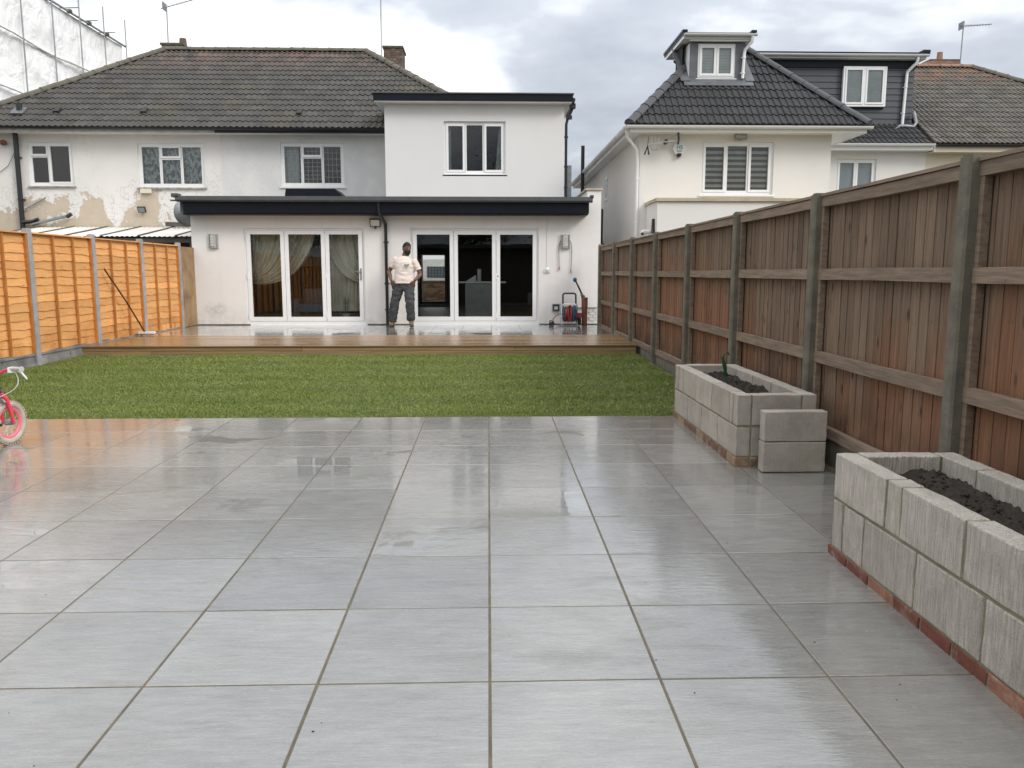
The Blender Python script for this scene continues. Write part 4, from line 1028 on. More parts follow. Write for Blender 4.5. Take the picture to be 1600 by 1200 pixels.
# chimneys on the left roof
def chimney(h, name, x0, x1, y0, y1, z0, z1, m, pots=(), cap=.03):
    rows = int((z1-z0)/.075); b = MB(); b.box(x0+.006, x1-.006, y0+.006, y1-.006, z0, z1-.002)
    c = b.build(name, M['mortar'], h); nb_ = max(1, round((x1-x0)/.225)); L = (x1-x0)/nb_
    me = bev_mesh('brick', L-.01, .06, .066, .003, m); mf = bev_mesh('brick', .06, L-.01, .066, .003, m)
    for r in range(rows):
        for k in range(nb_): inst('brick', me, (x0+L*(k+.5)+(0 if r % 2 else .0), y0+.029, z0+.0375+r*.075), c)
        for k in range(max(1, int((y1-y0-.06)/L))): inst('brick', mf, (x0+.029 if x0 > 0 else x1-.029, y0+.06+L*(k+.5), z0+.0375+r*.075), c)
    b = MB(); b.box(x0-cap, x1+cap, y0-cap, y1+cap, z1, z1+.06); b.build('chimney_cap', M['tile_ridge'], c)
    for px_, r, h_ in pots:
        b = MB(); b.tube([(px_, (y0+y1)/2, z1+.06), (px_, (y0+y1)/2, z1+.06+h_)], [r, r*.85], 12); b.build('chimney_pot', m, c)
    return c
chimney(H, 'chimney', -3.2, -2.62, 25.9, 26.8, 7.0, 8.28, M['dullbrick'])
chimney(H, 'chimney', -10.1, -9.45, 26.3, 27.0, 7.6, 8.42, M['dullbrick'], ((-9.55, .12, .22), (-9.85, .1, .08)))
b = MB(); b.tube([(-12.06, 21.75, 5.2), (-12.06, 21.75, 5.72)], .055, 10); vp = b.build('vent_pipe', M['galv'], H, smooth=50)
b = MB(); b.tube([(-12.06, 21.75, 5.5), (-12.06, 21.75, 5.74)], .07, 10); b.build('vent_cowl', M['black'], vp); b = MB(); b.prism([(-12.22, 21.6, 5.44), (-11.9, 21.6, 5.44), (-11.9, 21.85, 5.63), (-12.22, 21.85, 5.63)], (0, -.02, .035)); b.build('flashing', M['lead'], vp)
for x, z in ((-11.12, 5.52), (-8.9, 5.52), (-4.9, 5.5)):
    b = MB(); y = EY+(z-EZ)/s34; b.prism([(x-.07, y-.1, z-.02), (x+.07, y-.1, z-.02), (x+.05, y+.1, z+.12), (x-.05, y+.1, z+.12)], (0, -.03, .06)); b.build('tile_vent', M['rubber'], roof)
# soil stack on the peeling wall
sp_ = downpipe(H, [(-12.02, 21.40, 5.02), (-12.02, 21.40, 2.3)], .062, M['black'], (4.35, 3.3), name='soil_pipe', wall=.1)
b = MB(); b.tube([(-12.0, 21.38, 2.72), (-11.75, 21.38, 2.74), (-11.6, 21.38, 2.80)], .05, 8); b.build('pipe_branch', M['black'], sp_)
b = MB(); b.tube([(-11.75, 21.36, 2.66), (-11.2, 21.36, 2.80), (-10.85, 21.36, 2.88)], .04, 8); b.build('waste_pipe', M['galv'], sp_, smooth=50)
b = MB(); b.tube([(-10.86, 21.36, 2.86), (-10.74, 21.36, 2.93)], .05, 8); b.build('pipe_end', M['black'], sp_)
b = MB(); b.tube([(-11.95, 21.44, 3.05), (-11.4, 21.44, 3.35)], .018, 6); b.build('overflow_pipe', M['galv'], sp_)
b = MB(); b.tube([(-12.65, 21.47, 3.9), (-12.3, 21.47, 4.15), (-12.08, 21.47, 4.55)], .008, 5); b.build('cable', M['galv'], H)
b = MB(); b.ell((-12.35, 21.42, 4.72), (.09, .06, .07), 10, 7); b.build('vent_outlet', M['terracotta'], H)

b = MB(); b.box(-8.98, -8.7, 21.42, 21.49, 3.47, 3.58); b.build('vent_box', M['render_cream'], H)

# ------------------------------------------------------------ lean-to next door
lt = thing('lean_to', (-8.8, 20, 0), 'low lean-to with pale corrugated sheets behind the orange fence', 'lean-to')
for k in range(6):
    x0 = -11.6+.86*k; x1 = x0+.85; vs = []; n = 22; b = MB()
    for j, (y, z) in enumerate(((19.2, 2.27), (21.46, 2.60))):
        for i in range(n+1): vs.append((x0+(x1-x0)*i/n, y, z+.012*math.sin(i*math.pi/1.5)+.006*(k % 2)))
    b.add(vs, [(i, i+1, n+2+i, n+1+i) for i in range(n)]); b.build('roof_sheet', M['perspex'], lt, fix=False)
for k in range(7):
    b = MB(); x = -11.6+.86*k; b.prism([(x-.02, 19.2, 2.285), (x+.02, 19.2, 2.285), (x+.02, 21.45, 2.615), (x-.02, 21.45, 2.615)], (0, 0, .02)); b.build('joint_strip', M['timber_dk'], lt)
b = MB(); b.box(-11.6, -6.55, 19.25, 19.3, 2.13, 2.24); b.build('beam', M['timber_dk'], lt)
for x in (-11.5, -9.3, -7.0): b = MB(); b.box(x, x+.08, 19.26, 19.34, 0, 2.13); b.build('post', M['timber_dk'], lt)
b = MB(); b.box(-11.6, -6.6, 21.3, 21.4, 0, 2.45); b.build('back_panel', M['timber_dk'], lt)
b = MB(); b.prism([(-8.3, 21.2, 2.62), (-6.6, 21.2, 2.58), (-6.6, 21.2, 2.66), (-8.3, 21.2, 2.73)], (0, .15, 0)); b.build('plank', M['timber_dk'], lt)

# ------------------------------------------------------------ right house
G = thing('house', (6, 19, 0), 'pale rendered house on the right with slate grey tile roof and two dormers', 'house')
s45 = .99; Ls = math.hypot(2.73, 2.70)
rf = tiled_roof(G, (3.2, 18.6, 4.76), (1, 0, 0), (0, 2.73, 2.70), [(0, 0), (5.46, 0), (2.78, Ls), (2.68, Ls)], M['tile_new'], gauge=.335, w=.3, order=None)
apex = Vector((5.93, 21.33, 7.46))
rn = cap_mesh(M['ridge_new'], .125)
cap_line(rf, (3.2, 18.6, 4.76), apex+(Vector((3.2, 18.6, 4.76))-apex)*.22, rn); cap_line(rf, (8.66, 18.6, 4.76), apex+(Vector((8.66, 18.6, 4.76))-apex)*.1, rn); cap_line(rf, apex+Vector((0, .9, 0)), (5.93, 28.5, 7.46), rn)
tiled_roof(G, (3.2, 31.2, 4.76), (0, -1, 0), (2.73, 0, 2.70), [(0, 0), (12.6, 0), (9.87, Ls), (2.73, Ls)], M['tile_new'], gauge=.335, maxind=0, name='side_roof')
b = MB(); b.poly([(8.66, 18.6, 4.74), (8.66, 22.5, 4.74), (5.93, 22.5, 7.44), (5.93, 21.33, 7.44)]); b.poly([(3.2, 31.2, 4.74), (5.93, 28.5, 7.44), (8.66, 31.2, 4.74)]); b.poly([(8.66, 22.5, 4.74), (8.66, 31.2, 4.74), (5.93, 28.5, 7.44), (5.93, 22.5, 7.44)]); b.build('roof_slope', M['tile_new'], G)
gw = [(4.96, 6.66, 3.25, 4.44)]
holes_wall(G, 'rear_wall', M['render_nb'], 19.0, .28, 3.52, 8.0, .0, 4.62, gw)
b = MB(); b.box(3.52, 3.8, 19.281, 31.0, 0, 4.62); b.build('side_wall', M['render_nb'], G); b = MB(); b.box(7.72, 8.0, 19.281, 22.4, 0, 4.62); b.build('side_wall', M['render_nb'], G)
b = MB(); b.box(3.24, 8.62, 18.64, 18.999, 4.60, 4.622); b.box(3.24, 3.519, 19.0, 31.1, 4.60, 4.622); b.box(8.001, 8.62, 19.0, 22.4, 4.60, 4.622); b.build('soffit', M['upvc'], G)
b = MB(); b.box(3.22, 8.64, 18.615, 18.64, 4.585, 4.73); b.box(3.22, 3.24, 18.64, 31.1, 4.585, 4.73); b.box(8.62, 8.64, 18.64, 22.4, 4.585, 4.73); b.build('fascia', M['upvc'], G)
gutter(G, (3.12, 18.55, 4.72), (8.74, 18.55, 4.72), .062, M['upvc'], joints=(.2, .55, .85)); gutter(G, (3.145, 31.2, 4.72), (3.145, 18.52, 4.72), .062, M['upvc'], joints=(.3, .6))
w5 = window(G, 19.05, *gw[0], [(0, .34, 0, 1, 1), (.34, .67, 0, 1, 0), (.67, 1, 0, 1, 1)], fw=.055, sash=.055, sillout=.09, label='three part window with striped blinds')
for k in range(9):
    for nm, z0_, dz_, m_ in (('blind_slat', 3.30+k*.127, .064, 'blindlt'), ('blind_slat', 3.364+k*.127, .063, 'blinddk')):
        b = MB(); b.box(5.0, 6.62, 19.15, 19.155, z0_, z0_+dz_-.0005); b.build(nm, M[m_], w5)
# ground floor projection with flat cap
b = MB(); b.box(3.70, 7.95, 17.75, 18.998, 0, 2.98); b.build('rear_projection', M['render_nb'], G)
b = MB(); b.box(3.66, 8.0, 17.70, 18.997, 2.982, 3.05); b.build('projection_coping', M['stonecap'], G)
downpipe(G, [(3.145, 18.7, 4.64), (3.18, 18.75, 4.5), (3.43, 18.94, 4.25), (3.46, 18.96, 4.1), (3.46, 18.96, .1)], .034, M['upvc'], (3.6, 2.6), wall=.04)
b = MB(); b.tube([(3.49, 19.1, 4.5), (3.49, 19.1, 3.4), (3.5, 19.2, 3.0), (3.49, 19.15, 2.0)], .006, 5); b.build('cable', M['galv'], G)
downpipe(G, [(3.47, 25, 3.3), (3.47, 25, .1)], .085, M['black'], (2.4,), name='soil_pipe', wall=.06); b = MB(); b.tube([(3.47, 25, 3.28), (3.47, 25, 3.36)], .10, 12); b.build('pipe_collar', M['black'], G)
downpipe(G, [(3.12, 27, 5.55), (3.12, 27, 4.0), (3.3, 27, 3.6), (3.44, 27, 3.4), (3.44, 27, .1)], .06, M['black'], (4.3,), name='vent_stack', wall=.08)
b = MB(); b.box(3.505, 3.52, 24.0, 24.5, 3.55, 4.25); sw = b.build('window', M['upvc'], G); b = MB(); b.box(3.498, 3.504, 24.06, 24.44, 3.62, 4.18); b.build('pane', M['frost'], sw)
b = MB(); b.prism([(3.695, 17.95, 2.30), (3.695, 18.15, 2.30), (3.695, 18.05, 2.62), (3.695, 17.99, 2.62)], (-.05, 0, 0)); b.build('flue_terminal', M['black'], G)
# front dormer
DF = 19.8; dx0, dx1 = 4.82, 6.15
dw = [(5.01, 5.91, 6.05, 6.83)]
b = MB(); dz0 = 5.98
dm = holes_wall(G, 'dormer', M['lead'], DF, .1, dx0, dx1, 5.9, 6.85, dw, label='lead clad dormer with a small two part window')
b = MB(); b.prism([(dx0, DF+.101, 6.1), (dx0, DF+.101, 6.85), (dx0, 21.6, 6.85), (dx0, 21.6, 7.0)], (.06, 0, 0)); b.prism([(dx1-.06, DF+.101, 6.1), (dx1-.06, DF+.101, 6.85), (dx1-.06, 21.6, 6.85), (dx1-.06, 21.6, 7.0)], (.06, 0, 0))
b.build('dormer_cheek', M['upvc'], dm)
for k in range(6):
    y = DF+.03+k*.14; b = MB(); zb = 4.78+(y-18.6)*.99
    if zb < 6.8: b.box(dx0-.014, dx0-.001, y, y+.125, zb, 6.84); b.build('cheek_board', M['upvc'], dm)
window(dm, DF+.02, *dw[0], [(0, .5, 0, 1, 1), (.5, 1, 0, 1, 1)], fw=.045, sash=.055, sillout=.04, roomd=.7, glass='glass')
for k in range(12):
    b = MB(); b.box(5.03, 5.89, DF+.10, DF+.104, 6.07+k*.064, 6.07+k*.064+.06); b.build('blind_slat', M['blindwh'], dm)
b = MB(); b.box(4.62, 6.30, 19.66, 21.6, 6.90, 6.98); b.build('dormer_soffit', M['upvc'], dm); b = MB(); b.box(4.60, 6.32, 19.62, 21.7, 6.981, 7.03); b.build('dormer_roof', M['greytrim'], dm)
b = MB(); b.box(4.58, 4.70, 19.6, 21.7, 7.031, 7.085); b.box(6.22, 6.34, 19.6, 21.7, 7.031, 7.085); b.build('roof_kerb', M['navy'], dm)
gutter(dm, (4.62, 19.58, 6.99), (6.34, 19.58, 6.99), .05, M['upvc'])
b = MB(); b.box(4.78, 6.20, 19.7, 19.79, 6.86, 6.899); b.build('fascia', M['upvc'], dm)
downpipe(dm, [(6.24, 19.58, 6.94), (6.23, 19.6, 6.82), (6.12, 19.73, 6.68), (6.10, 19.74, 6.6), (6.08, 19.74, 6.02)], .036, M['upvc'], (6.5, 6.15), wall=.05)
b = MB(); b.prism([(4.66, DF-.005, 6.015), (6.32, DF-.005, 6.015), (6.32, DF-.20, 5.825), (4.66, DF-.20, 5.825)], (0, 0, .012)); b.build('flashing', M['lead'], dm)
for xa, xb in ((4.60, 4.815), (6.155, 6.36)):
    b = MB(); b.prism([(xa, DF-.1, 5.95), (xb, DF-.1, 5.95), (xb, 20.9, 7.045), (xa, 20.9, 7.045)], (0, 0, .012)); b.build('flashing', M['lead'], dm)
# rear wing with the long dark dormer
rw = [(9.66, 10.77, 3.3, 4.55)]
holes_wall(G, 'wing_wall', M['render_nb'], 22.5, .28, 8.0, 12.15, .0, 4.74, rw)
w6 = window(G, 22.55, *rw[0], [(0, .5, 0, 1, 1), (.5, 1, 0, 1, 1)], fw=.05, sash=.055, glass='frost')
gutter(G, (8.0, 22.10, 4.90), (12.15, 22.10, 4.90), .062, M['upvc']); b = MB(); b.box(8.0, 12.15, 22.165, 22.19, 4.74, 4.9); b.box(8.0, 12.15, 22.19, 22.499, 4.742, 4.76); b.build('fascia', M['upvc'], G)
tiled_roof(G, (8.2, 22.16, 4.90), (1, 0, 0), (0, 4.8, 3.2), [(0, 0), (3.9, 0), (3.9, 1.3), (0, 1.3)], M['tile_new'], gauge=.335, name='wing_roof')
b = MB(); b.box(7.0, 12.0, 23.20, 27.5, 4.9, 7.12); ld = b.build('rear_dormer', M['black'], G, label='long dormer clad in charcoal boards')
hw = (9.95, 11.18, 6.06, 7.2)
for k in range(12):
    z0_ = 5.42+k*.165; z1_ = z0_+.158
    segs = [(7.0, 12.02)]
    if z1_ > hw[2]+.02 and z0_ < hw[3]: segs = [(7.0, hw[0]-.002), (hw[1]+.002, 12.02)]
    for a, c in segs:
        b = MB(); b.prism([(a, 23.165, z0_), (a, 23.198, z0_), (a, 23.198, z1_), (a, 23.182, z1_)], (c-a, 0, 0)); b.build('cladding_board', M['clad'], ld)
b = MB(); b.box(hw[0], hw[1], 23.15, 23.199, hw[2]-.05, hw[3]-.06); b.build('window_backing', M['roomdark'], ld)
w7f = MB(); x0_, x1_, z0_, z1_ = hw[0], hw[1], hw[2], hw[3]-.06
for q in ((x0_, x1_, z1_-.05, z1_), (x0_, x1_, z0_, z0_+.06), (x0_, x0_+.055, z0_, z1_), (x1_-.055, x1_, z0_, z1_), ((x0_+x1_)/2-.03, (x0_+x1_)/2+.03, z0_, z1_)): w7f.box(q[0], q[1], 23.06+.001*(q[3]-q[2] < .1), 23.149, q[2], q[3])
for i in (0, 1):
    a = x0_+.06+i*(x1_-x0_-.06)/2; c = a+(x1_-x0_)/2-.1
    for q in ((a, c, z1_-.1, z1_-.051), (a, c, z0_+.061, z0_+.11), (a, a+.045, z0_+.11, z1_-.1), (c-.045, c, z0_+.11, z1_-.1)): w7f.box(q[0], q[1], 23.045, 23.10, q[2], q[3])
w7 = w7f.build('window', M['upvc'], ld)
for i in (0, 1):
    a = x0_+.105+i*(x1_-x0_-.06)/2; c = a+(x1_-x0_)/2-.19
    b = MB(); b.quad((a, 23.075, z0_+.11), (c, 23.075, z0_+.11), (c, 23.075, z1_-.1), (a, 23.075, z1_-.1)); b.build('pane', M['glass'], w7, fix=False)
    for k in range(15):
        b = MB(); zz_ = z0_+.11+k*.058; b.box(a, c, 23.11, 23.114, zz_, zz_+.055); b.build('blind_slat', M['blindwh'], w7)
b = MB(); b.box(6.0, 12.22, 22.95, 27.6, 7.32, 7.42); b.build('dormer_roof', M['upvc'], ld); b = MB(); b.box(6.0, 12.3, 22.93, 27.6, 7.421, 7.49); b.box(12.1, 12.3, 22.92, 27.6, 7.491, 7.56); b.build('roof_kerb', M['navy'], ld)
b = MB(); b.box(7.0, 12.05, 23.13, 23.25, 7.121, 7.319); b.build('dormer_head', M['navy'], ld)
gutter(ld, (6.0, 22.88, 7.42), (12.24, 22.88, 7.42), .06, M['upvc'], joints=(.3, .7))
downpipe(ld, [(11.95, 22.9, 7.36), (11.94, 22.92, 7.22), (11.78, 23.1, 7.02), (11.77, 23.11, 6.95), (11.72, 23.11, 5.4)], .04, M['upvc'], (6.6, 5.9), wall=.05)
b = MB(); b.tube([(11.45, 23.05, 5.22), (11.47, 23.02, 5.42), (11.6, 23.0, 5.52), (11.8, 23.0, 5.52), (12.0, 23.0, 5.5), (12.08, 23.02, 5.62), (12.0, 23.06, 5.92)], .05, 8); b.build('waste_pipe', M['galv'], ld, smooth=50)
b = MB(); b.box(11.6, 11.85, 23.0, 23.08, 5.3, 5.42); b.build('pipe_bracket', M['black'], ld)
# brown roofed neighbour at the far right
K = thing('house', (15, 22.5, 0), 'cream house at the far right under a lichen spotted brown tile roof', 'house')
L3 = math.hypot(4.75, 3.14)
kr_ = tiled_roof(K, (12.2, 22.15, 4.92), (1, 0, 0), (0, 4.75, 3.14), [(0, 0), (8.4, 0), (3.6, L3), (0, L3)], M['tile_brown'], order=lambda p: p[0]+p[1]*.2)
br_ = cap_mesh(mat('terracotta_ridge', (.26, .15, .10), (.18, .12, .085), 7, rough=.85, rnd=.15), .13)
rz3 = 4.92+3.14; cap_line(kr_, (12.2, 26.9, rz3), (15.8, 26.9, rz3), br_); cap_line(kr_, (20.6, 22.15, 4.92), (15.8, 26.9, rz3), rt)
b = MB(); b.poly([(12.2, 26.9, rz3-.02), (15.8, 26.9, rz3-.02), (20.6, 31.6, 4.9), (12.2, 31.6, 4.9)]); b.poly([(15.8, 26.9, rz3-.02), (20.6, 22.2, 4.9), (20.6, 31.6, 4.9)]); b.build('roof_slope', M['tile_brown'], K)
b = MB(); b.box(12.155, 20.3, 22.502, 22.78, 0, 4.74); b.box(12.16, 20.3, 22.78, 31, 0, 4.73); b.build('rear_wall', M['render_cream'], K)
gutter(K, (12.2, 22.09, 4.88), (20.6, 22.09, 4.86), .055, M['black']); b = MB(); b.box(12.16, 20.5, 22.15, 22.18, 4.70, 4.88); b.box(12.16, 20.5, 22.181, 22.5, 4.70, 4.72); b.build('fascia', M['render_cream'], K)
chimney(K, 'chimney', 14.6, 15.6, 27.2, 27.9, 7.6, 8.35, M['redbrick'], ((15.1, .1, .3),), cap=.0)
b = MB(); b.prism([(14.0, 27.2, 8.02), (14.59, 27.2, 8.02), (14.59, 27.2, 8.36)], (0, .7, 0)); b.build('chimney_shoulder', M['redbrick'], K)
# ------------------------------------------------------------ sheeted scaffold, far left
S = thing('scaffold', (-17, 33, 0), 'tall scaffold wrapped in white plastic sheeting behind the left house', 'scaffold')
ya, yb, zt = 22.0, 39.5, 11.85; ny, nz = 150, 70; b = MB(); vs = []
for j in range(nz+1):
    z = zt*j/nz
    for i in range(ny+1):
        y = ya+(yb-ya)*i/ny
        q = Vector((y*.35+z*.12, z*.45, 1.7)); d = .5*mn.noise(q)+.3*abs(mn.noise(Vector((y*.9+z*.7, z*.6-y*.5, 5))))+.12*mn.noise(Vector((y*2.2, z*2.5-y, 9)))
        lift = (z % 2.0)/2.0; d *= .35+.9*math.sin(math.pi*lift)
        vs.append((-17+.28*d, y, z))
b.add(vs, [(j*(ny+1)+i, j*(ny+1)+i+1, (j+1)*(ny+1)+i+1, (j+1)*(ny+1)+i) for j in range(nz) for i in range(ny)])
sh = b.build('sheeting', M['sheet'], S, smooth=70, fix=False)
b = MB(); b.quad((-17, yb, 0), (-26, yb, 0), (-26, yb, zt), (-17, yb, zt)); b.quad((-17, ya, 0), (-26, ya, 0), (-26, ya, zt), (-17, ya, zt)); b.quad((-17, ya, zt-.02), (-17, yb, zt-.02), (-26, yb, zt-.02), (-26, ya, zt-.02)); b.build('sheeting', M['sheet'], S, fix=False)
for z in (9.85, 7.85, 5.85):
    b = MB(); pts = [(-16.86+.03*math.sin(y*1.3), y, z+.05*math.sin(y*.9)) for y in np.linspace(ya, yb, 24)]; b.tube(pts, .055, 6); b.build('lashing', M['white'], S, smooth=60)
for y in np.arange(24.5, 39.6, 2.15):
    b = MB(); b.tube([(-16.80, y, 0), (-16.80, y, zt+.3+random.uniform(.4, 1.2))], .026, 6); b.build('pole', M['galv'], S, smooth=50)
b = MB(); b.tube([(-16.9, ya, zt+.02), (-16.9, yb+.2, zt+.02)], .05, 6); b.build('top_rail', M['galv'], S)
for y in np.arange(25, 39, 1.6):
    b = MB(); z = zt+random.uniform(.05, .25); b.tube([(-16.5, y, z), (-17.4, y+.1, z)], .024, 6); b.build('cross_tube', M['galv'], S)
    b = MB(); b.box(-16.96, -16.80, y-.06, y+.10, zt-.03, zt+.10); b.build('coupler', M['timber_dk'], S)

# ------------------------------------------------------------ aerials
def aerial(loc, h, lab, arms, boom, m=M['galv'], r=.018):
    t = thing('tv_aerial', loc, lab, 'aerial', 'television aerials on the roofs'); x, y, z = loc
    b = MB(); b.tube([(x, y, z), (x+.02, y, z+h)], r, 6); b.build('mast', m, t)
    p, q = Vector((x+.02, y, z+h)), Vector((x+.02+boom[0], y+boom[1], z+h+boom[2]))
    b = MB(); b.tube([p-(q-p)*.15, q], .014, 5); b.build('boom', m, t)
    for k in range(arms):
        c = p+(q-p)*(k+.5)/arms; L = .16-.006*k; b = MB(); b.tube([c+Vector((0, -L, 0)), c+Vector((0, L, 0))], .006, 4); b.build('element', m, t)
    b = MB(); b.box(x-.06, x-.03, y-.15, y+.15, z+h-.1, z+h+.12); b.build('reflector', m, t)
aerial((-10.0, 26.6, 7.9), 1.72, 'thin aerial mast with a boom beside the small chimney on the left roof', 9, (1.1, .3, .42))
aerial((-3.25, 25.8, 7.7), 2.35, 'tall aerial mast strapped to the brown chimney behind the upper extension', 8, (.7, .1, .08))
aerial((15.55, 27.1, 8.0), 1.42, 'aerial with a long boom above the brick chimney at the far right', 10, (1.05, .2, .12))
t = thing('tv_aerial', (3.95, 18.8, 4.4), 'black and silver aerial array fixed under the eaves left of the alarm box', 'aerial', 'television aerials on the roofs')
b = MB(); b.tube([(4.1, 18.99, 4.38), (4.1, 18.7, 4.38)], .02, 6); b.build('bracket', M['black'], t)
b = MB(); b.tube([(3.62, 18.72, 4.33), (4.3, 18.66, 4.42)], .014, 6); b.build('boom', M['steel'], t)
for x in (3.64, 3.72, 3.80, 3.88): b = MB(); b.tube([(x+.02, 18.7, 4.50), (x-.01, 18.7, 4.22)], .008, 5); b.build('element', M['black'] if x < 3.7 else M['steel'], t)
for dx_ in (-.05, .05): b = MB(); b.tube([(3.64, 18.7, 4.30), (3.62+dx_, 18.7, 4.10)], [.012, .022], 6); b.build('element', M['black'], t)
for z_ in (4.56, 4.44, 4.33): b = MB(); b.tube([(4.02, 18.7, 4.38), (4.32, 18.64, z_)], .010, 5); b.build('arm', M['steel'], t)
b = MB(); b.tube([(4.32, 18.64, 4.58), (4.335, 18.64, 4.45), (4.32, 18.64, 4.32)], .026, 6); b.build('reflector', M['black'], t)
for z_, r_ in ((4.42, .04), (4.36, .035)): b = MB(); b.ell((4.03+.06*(z_-4.36)*10, 18.7, z_), (r_, r_, r_*.8), 8, 6); b.build('joint', M['black'], t)
b = MB(); b.tube([(3.7, 18.72, 4.3), (3.75, 18.72, 4.2), (3.86, 18.72, 4.22), (3.9, 18.72, 4.33)], .006, 5); b.build('cable', M['black'], t)
# alarm box
al = thing('alarm_box', (4.42, 18.97, 4.27), 'white hexagonal alarm box with teal letters on the right house wall', 'alarm box')
b = MB(); hexp = [(4.42+.155*math.cos(R(60*k+0)), 18.93, 4.275+.15*math.sin(R(60*k+0))) for k in range(6)]; b.prism(hexp, (0, .068, 0)); b.build('housing', M['white'], al)
b = MB(); b.tube([(4.42, 18.965, 4.16), (4.42, 18.965, 4.09)], [.10, .07], 12, flat=.6); b.build('sounder', M['black'], al)
def text(s_, size, loc, m, parent, ext=.002):
    cu = bpy.data.curves.new('t', 'FONT'); cu.body = s_; cu.size = size; cu.extrude = ext; cu.align_x = 'CENTER'; cu.align_y = 'CENTER'
    o = bpy.data.objects.new('t', cu); COL.objects.link(o); bpy.context.view_layer.update()
    me = bpy.data.meshes.new_from_object(o.evaluated_get(bpy.context.evaluated_depsgraph_get())); bpy.data.objects.remove(o)
    for v in me.vertices: v.co = Vector((v.co.x, -v.co.z, v.co.y))
    me.materials.clear(); me.materials.append(m); me.name = 'lettering'; return inst('lettering', me, loc, parent)
text('HS', .13, (4.43, 18.924, 4.30), M['teal'], al)
b = MB(); b.box(4.37, 4.49, 18.926, 18.929, 4.205, 4.217); b.box(4.37, 4.49, 18.926, 18.929, 4.23, 4.236); b.build('print', M['teal'], al)
# floodlights
def flood(loc, w, h, lab, body, face, tilt=20, group='floodlights on the walls'):
    x, y, z = loc; t = thing('floodlight', loc, lab, 'floodlight', group); q = Matrix.Rotation(R(tilt), 3, 'X')
    ax, ay, az = q @ Vector((w/2, 0, 0)), q @ Vector((0, .025, 0)), q @ Vector((0, 0, h/2)); c = Vector((x, y-.1, z))
    b = MB(); b.obox(c, ax, ay, az); b.build('housing', body, t); b = MB(); b.obox(c-ay*1.08, ax*.82, ay*.1, az*.78); b.build('lens', face, t)
    b = MB(); b.tube([(x, y-.005, z-h*.3), c+ay], .012, 6); b.box(x-.03, x+.03, y-.03, y-.001, z-h*.5, z-h*.2); b.build('bracket', body, t)
    return t
ft = flood((-2.47, WY, 2.52), .23, .17, 'black framed floodlight between the folding doors', M['black'], M['lens'])
b = MB(); b.ell((-2.47, WY-.09, 2.41), (.03, .03, .025), 8, 6); b.build('sensor', M['black'], ft)
flood((-8.95, 21.48, 3.05), .20, .15, 'small dark floodlight on the peeling wall', M['black'], M['frost'], 25)
flood((5.83, 19.0, 4.54), .28, .13, 'grey floodlight above the striped blind window', M['galv'], M['lens'], -30)
# wall lights
def wall_light(x, z, lab, tails):
    t = thing('wall_light', (x, WY-.05, z), lab, 'wall light', 'steel wall lights on the extension'); b = MB()
    vs = []; ns = 10
    for z_ in (z-.15, z+.15):
        for k in range(ns+1): w = math.pi*k/ns; vs.append((x+.085*math.cos(w), WY-.002-.085*math.sin(w)*.9, z_))
    b.add(vs, [(k, k+1, ns+2+k, ns+1+k) for k in range(ns)]+[tuple(range(ns+1)), tuple(range(ns+1, 2*ns+2))]); b.build('shade', M['steel'], t, smooth=50)
    for k in range(4):
        b = MB(); zz_ = z-.105+k*.06; b.box(x-.045, x+.045, WY-.0875, WY-.075, zz_, zz_+.042); b.build('lens', M['lens'], t)
    for s_ in (-1, 1):
        b = MB(); b.box(x+s_*.088-.012, x+s_*.088+.012, WY-.05, WY-.002, z-.15, z+.15); b.build('side_plate', M['steel'], t)
    if tails:
        for s_, L in ((-1, .60), (1, .66)):
            b = MB(); x0 = x+s_*.1; pts = [(x0-s_*.01, WY-.03, z+.05), (x0+s_*.035, WY-.03, z-.06), (x0+s_*.045, WY-.03, z-.22), (x0+s_*.03, WY-.03, z-L+.04)]
            c = b.tube(pts, .009, 6).build('cable_tail', M['galv'], t, smooth=60); b = MB(); b.tube([(pts[-1]), (pts[-1][0], WY-.03, z-L-.03)], .014, 8); b.build('copper_end', M['copper'], c)
wall_light(-6.02, 2.12, 'steel wall light at the left end of the white wall, without hanging cables', False)
wall_light(1.71, 2.12, 'steel wall light right of the doors with two grey cables hanging from it', True)
# satellite dish
sd_ = thing('satellite_dish', (-6.75, 18.7, 2.8), 'dark satellite dish behind the left end of the extension fascia', 'satellite dish')
b = MB(); b.ell((-6.78, 18.6, 2.78), (.09, .30, .31), 18, 10, Matrix.Rotation(R(-50), 3, 'Z')); b.build('dish', M['galv'], sd_, smooth=60); b = MB(); b.tube([(-6.7, 18.7, 2.7), (-6.52, 18.8, 2.5)], .02, 6); b.build('arm', M['galv'], sd_)
# small fittings on the right of the wall
jb = thing('junction_box', (1.31, WY, 1.49), 'small white junction box with a thin cable running up the wall', 'junction box')
b = MB(); b.ell((1.31, WY-.015, 1.50), (.055, .04, .05), 12, 8); b.box(1.25, 1.37, WY-.03, WY-.001, 1.44, 1.49); b.build('housing', M['white'], jb, smooth=50); b = MB(); b.tube([(1.30, WY-.008, 1.54), (1.30, WY-.008, 2.67)], .005, 5); b.build('cable', M['render_up'], jb)
sk = thing('outdoor_socket', (1.51, WY, .66), 'grey weatherproof double socket low on the wall left of the hose reel', 'socket')
inst('housing', bev_mesh('housing', .165, .07, .17, .012, M['galv'], 2), (1.51, WY-.036, .665), sk); b = MB(); b.box(1.445, 1.575, WY-.082, WY-.072, .60, .73); b.build('cover', M['black'], sk); b = MB(); b.box(1.47, 1.55, WY-.09, WY-.083, .62, .69); b.build('label_plate', M['lens'], sk)
